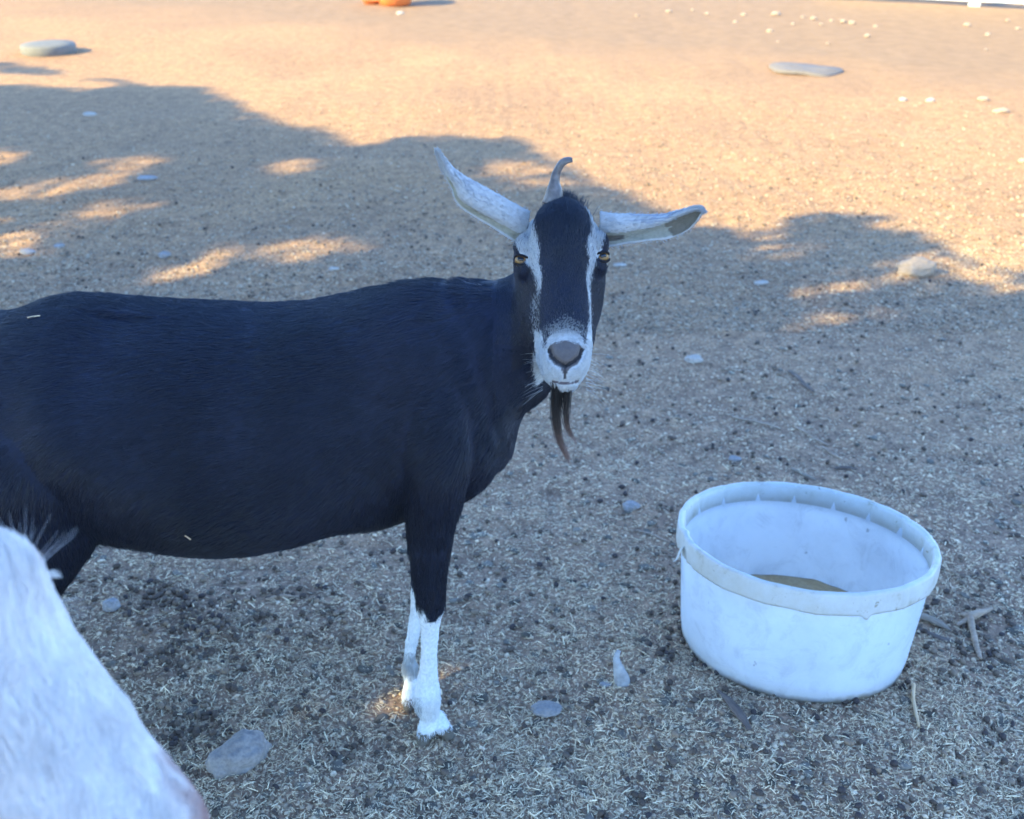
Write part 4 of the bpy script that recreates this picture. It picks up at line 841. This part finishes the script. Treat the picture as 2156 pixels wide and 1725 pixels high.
def ringw(c, d, a_, b_): d = unit(np.asarray(d, float)); s_ = unit(np.cross(d, [0, 0, 1.0])); return (np.asarray(c, float), s_ * a_, unit(np.cross(s_, d)) * b_)
wneck = loft_rings([ringw(K0 + [.02, .01, -.01], (-.6, -.3, -.4), .05, .06), ringw(K0 + [-.08, -.04, -.06], (-.7, -.3, -.6), .06, .075), ringw((K0 + BC) / 2 + [0, 0, .03], (-.7, -.35, -.5), .075, .10), ringw(BC + [.05, .02, .02], (-.8, -.4, -.2), .10, .15)], 30, 32)
wtorso = loft_rings([ringw(BC + bdir * s_ + [0, 0, z_], bdir, a_, b_) for s_, z_, a_, b_ in ((-.08, -.02, .06, .09), (-.02, 0, .11, .15), (.1, 0, .14, .19), (.3, -.02, .18, .21), (.5, -.02, .17, .20), (.65, 0, .14, .18), (.74, .02, .07, .1))], 50, 36)
wlegs = []
sdv = np.array([-bdir[1], bdir[0], 0])
for s_, sg in ((.04, 1), (.04, -1), (.62, 1), (.62, -1)):
    top = BC + bdir * s_ + sdv * sg * .08; K = np.array([np.concatenate([np.array([top[0], top[1], z_]), np.array([a_, 0, 0]), np.array([0, a_ * 1.1, 0])]) for z_, a_ in ((.5, .07), (.38, .05), (.27, .03), (.2, .026), (.1, .02), (.05, .024), (.0, .03))]); K = catmull(K, 30); wlegs.append(loft(K[:, :3], K[:, 3:6], K[:, 6:9], 20))
wme = remeshed('body', [whead, brow, nost, wneck, wtorso] + wlegs, .0042, 6, .5)
Vw = verts(wme); Nw = norms(wme); Vw += Nw * (.0012 * fbm(Vw * 18, 3, 5))[:, None]; wme.vertices.foreach_set('co', Vw.astype(np.float32).ravel()); wme.update()
wend = wpt(425, 1790); wlen = lambda P: (P - WC[0]) @ wv
tv = lambda P: np.linalg.norm(P - (wpt(420, 1720) - wn * .012), axis=1)
def wcols(P, r, amp=.12):
    n = len(P); c = np.array([.84, .79, .755])[None] * (1 + amp * r.normal(0, .5, (n, 1))); Q = np.stack([P @ wv * 22, P @ wu * 75, P @ ww * 75], -1); nz = fbm(Q, 3, 8); c = c * (1 - .11 * sstep(.1, .9, nz))[:, None]; c[nz > 1.05] *= .8
    d = tv(P) + .010 * noise3(P * 90, 4); k = sstep(.052, .018, d)[:, None]; c = c * (1 - k) + np.array([.42, .27, .24])[None] * k
    px_, py_, _ = proj(P); d2 = np.linalg.norm(P - wpt(112, 1222), axis=1); k = sstep(.012, .003, d2)[:, None] * .6; c = c * (1 - k) + np.array([.5, .36, .32])[None] * k
    return np.clip(c, 0, .88)
recolor(wme, wcols(Vw, np.random.default_rng(2), .02) * .72)
wg = empty('white_goat', (BC[0] - .3, BC[1] - .15, 0)); WL = -np.array(wg.location); tag(wg, 'white goat with its head close to the camera at lower left', 'goat')
wme.materials.append(M_skin); wb = link(bpy.data.objects.new('body', wme), wg); wb.location = WL
r = np.random.default_rng(15); Cc = wpt(200, 1500) - wn * .04
P, Nh = sample(wme, 210000, r, lambda C: np.where(C[:, 0] > K0[0] - .12, 1.0, .02))
d = tv(P); skin = d < .03; kp = ~(skin & (r.uniform(0, 1, len(P)) < .25)); P, Nh, d = P[kp], Nh[kp], d[kp]
Dw = np.tile(-wv, (len(P), 1)) + .35 * wn * 1.0 + Nh * 0; back = P[:, 0] < K0[0] - .02; Dw[back] = bdir + np.array([0, 0, -.3])
L = np.interp(d, [0, .03, .07, .16], [.0025, .005, .011, .017]); L[back] = .03
lf = np.interp(d, [0, .03, .1], [.3, .28, .24])
pts, R = grow(P, Nh, Dw, L, lf, r, .00024, 4, .45, 85, .10, 30)
wc = hair_obj('coat', pts, R, wcols(P, r), M_hair_white, wg); wc.location = WL
# lashes, brow whiskers and eye at the far side of the brow
M_weye, _, b = mat('pale_eye', (.35, .26, .12), .1, .6)
ec = wpt(94, 1216) - wn * .013 + vd * .012; V, Q, T = sphere((0, 0, 0), .011, 18); e = mesh_np('eye', V, [Q, T], M_weye, wg); e.location = ec + WL
def lash(name, roots, ends, n, L0, rad, col, jit, sd, curve=.15):
    r = np.random.default_rng(sd); t = r.uniform(0, 1, n)[:, None]; A = roots[0] * (1 - t) + roots[1] * t; Dd = unit(ends[0] * (1 - t) + ends[1] * t + r.normal(0, jit, (n, 3))); Ln = L0 * r.uniform(.6, 1.1, (n, 1, 1)); s_ = np.linspace(0, 1, 6)[None, :, None]
    pts = A[:, None] + Dd[:, None] * s_ * Ln + np.array([0, 0, -1]) * s_ ** 2 * Ln * curve
    o = hair_obj(name, pts, np.tile(np.linspace(1, .3, 6) * rad, (n, 1)), np.tile(col, (n, 1)), M_hair_white, wg); o.location = WL; return o
lash('eyelashes', (wpt(98, 1196) - wn * .003, wpt(106, 1208) - wn * .003), (Rr * 1.0 + Uu * .05, Rr * 1.0 - Uu * .12), 60, .0085, .00016, (.8, .78, .74), .10, 3, .0)
lash('brow_whiskers', (wpt(30, 1138) - wn * .002, wpt(92, 1186) - wn * .002), (-Rr * .55 + Uu * 1, Rr * .75 + Uu * .75), 12, .026, .00010, (.8, .8, .82), .13, 4, -.0)
lash('cheek_whiskers', (wpt(116, 1240) - wn * .002, wpt(140, 1300) - wn * .002), (Rr, Rr + Uu * .05), 7, .016, .00010, (.7, .7, .7), .10, 6, .0)

# ================================================================== shade tree behind and left of the camera (it throws the shadow)
LIT = [(70, 406, 75, 12, -.05), (180, 386, 75, 13, -.12), (275, 352, 55, 18, -.3), (30, 512, 50, 20, -.3), (0, 330, 60, 12, 0), (215, 448, 50, 17, -.1), (620, 352, 48, 14, -.1), (0, 470, 25, 14, 0),
       (385, 572, 100, 17, -.25), (470, 536, 38, 8, -.2), (640, 526, 98, 19, -.17), (808, 556, 36, 9, -.05), (1095, 358, 72, 15, .0), (1150, 385, 60, 9, 0),
       (1645, 529, 38, 17, .2), (1665, 677, 32, 20, .15), (1790, 607, 44, 13, .1), (1850, 663, 32, 11, .2), (1700, 636, 28, 12, .3), (2070, 590, 85, 18, .15), (1780, 577, 18, 7, .1), (1788, 682, 24, 8, 0), (1970, 560, 60, 14, .3), (1900, 592, 35, 8, 0),
       (1335, 620, 22, 8, .1), (1270, 825, 25, 13, 0), (2180, 1185, 16, 36, 0), (834, 1464, 47, 39, .1), (880, 690, 30, 8, 0), (1610, 495, 30, 8, 0), (130, 175, 120, 10, .05)]
EDGE_X = [-900, -300, -60, 0, 60, 130, 230, 330, 420, 500, 550, 600, 680, 700, 740, 800, 840, 900, 1000, 1080, 1150, 1190, 1240, 1330, 1380, 1430, 1500, 1560, 1640, 1680, 1740, 1800, 1870, 1950, 1990, 2030, 2080, 2150, 2300, 2600, 3200]
EDGE_Y = [70, 120, 185, 195, 192, 186, 178, 190, 193, 213, 240, 262, 270, 285, 308, 303, 284, 284, 288, 293, 325, 352, 385, 408, 440, 466, 476, 480, 482, 462, 463, 460, 478, 498, 530, 560, 572, 580, 600, 650, 760]
def shaded(X, Y):
    P = np.stack([X, Y, np.zeros_like(X)], -1); x, y, z = proj(P); ok = Y > .35; x = x + 20 * n2(X * 7, Y * 7, 31) + 8 * n2(X * 19, Y * 19, 35); y = y + (8 * n2(X * 6, Y * 6, 32) + 7 * n2(X * 16, Y * 16, 33)) * np.clip((y - 100) / 300, .3, 1.6)
    s_ = y > np.interp(x, EDGE_X, EDGE_Y) - 13 * (1 - sstep(350, 560, x)) * (1 + .6 * n2(X * 3.1, Y * 3.1, 36))
    s_ |= (((x - 30) / 95) ** 2 + ((y - 145 - (x - 30) * .12) / 11) ** 2 < 1) | (((x - 1760) / 110) ** 2 + ((y - 458) / 10) ** 2 < 1)
    sc = FOC / np.maximum(z, .2)
    for cx, cy, rx, ry, an in LIT:
        dx, dy = x - cx, y - cy; c, s2 = math.cos(an), math.sin(an); a_ = dx * c + dy * s2; b_ = -dx * s2 + dy * c
        s_ &= ~((a_ / (rx + 4 + .03 * np.maximum(0, sc - 700))) ** 2 + (b_ / (ry + 1 + .03 * np.maximum(0, sc - 700))) ** 2 < 1)
    return np.where(ok, s_, True)
r = np.random.default_rng(77); n = 330000
X = r.uniform(-4.6, 5.2, n); Y = r.uniform(-1.2, 7.5, n); lim_ = np.interp(proj(np.stack([X, Y, X * 0], -1))[0], EDGE_X, EDGE_Y); k = (shaded(X, Y) | ((r.uniform(0, 1, n) < .10) & (proj(np.stack([X, Y, X * 0], -1))[1] > lim_ + 12) & (Y > .4))) & (X > -4.4 + .2 * n2(X * 2, Y * 2, 3)); X, Y = X[k], Y[k]
core = np.ones(len(X), bool)
for dx, dy in ((.11, 0), (-.11, 0), (0, .11), (0, -.11), (.14, .08), (-.14, -.08)): core &= shaded(X + dx, Y + dy)
k = ~core | (r.uniform(0, 1, len(X)) < .62); X, Y, core = X[k], Y[k], core[k]
k = core | (n2(X * 26, Y * 26, 91) + .7 * n2(X * 55, Y * 55, 92) > -.42); X, Y, core = X[k], Y[k], core[k]; n = len(X)
hgt = 3.3 + .9 * n2(X * .9, Y * .9, 12) + .5 * n2(X * 2.6, Y * 2.6, 13) + r.normal(0, .22, n)
P = np.stack([X, Y, np.zeros(n)], -1) + LDIR[None] * (hgt / LDIR[2])[:, None]
a = unit(r.normal(0, 1, (n, 3))); b_ = unit(np.cross(a, unit(r.normal(0, 1, (n, 3))))); Ls = r.uniform(.045, .072, (n, 1)) * np.where(core, 1.0, .45)[:, None]; Ws = Ls * .62
c_ = np.cross(a, b_)
V = np.stack([P - a * Ls, P - b_ * Ws + c_ * Ws * .25, P + a * Ls, P + b_ * Ws + c_ * Ws * .25], 1).reshape(-1, 3); Fq = (np.arange(n) * 4)[:, None] + np.arange(4)[None]
cc = np.array([(.055, .085, .03)])[None].reshape(1, 3) * r.uniform(.6, 1.5, (n, 1))
M_leaf = attr_mat('leaf', .55, .4); M_trunk = wood_mat('tree_bark', (.10, .08, .06), (.22, .18, .14), 12)
cen = P.mean(0); tbase = np.array([cen[0] - .6, cen[1] - .8, 0.0]); te = empty('shade_tree', tuple(tbase))
tag(te, 'leafy tree behind the camera casting the dappled shade over the goats', 'tree')
o = mesh_np('crown', V - tbase, Fq, M_leaf, te, smooth=False, cols=np.repeat(cc, 4, 0))
tk = [tube(catmull(np.array([tbase + [0, 0, -.15], tbase + [.05, .02, .6], tbase + [-.03, .08, 1.4], tbase + [.06, .1, 2.3]]), 24) - tbase, np.linspace(.24, .13, 24), 18)]
for i in range(14):
    q_ = P[r.integers(0, n)]; s0 = tbase + np.array([.03, .08, r.uniform(1.3, 2.25)]); mid_ = (s0 + q_) / 2 + [0, 0, .25]
    tk.append(tube(catmull(np.array([s0, s0 * .7 + mid_ * .3 + [0, 0, .12], mid_, q_]), 22) - tbase, np.linspace(.085, .012, 22), 10))
V, F = merge(tk); mesh_np('trunk', V, F, M_trunk, te)
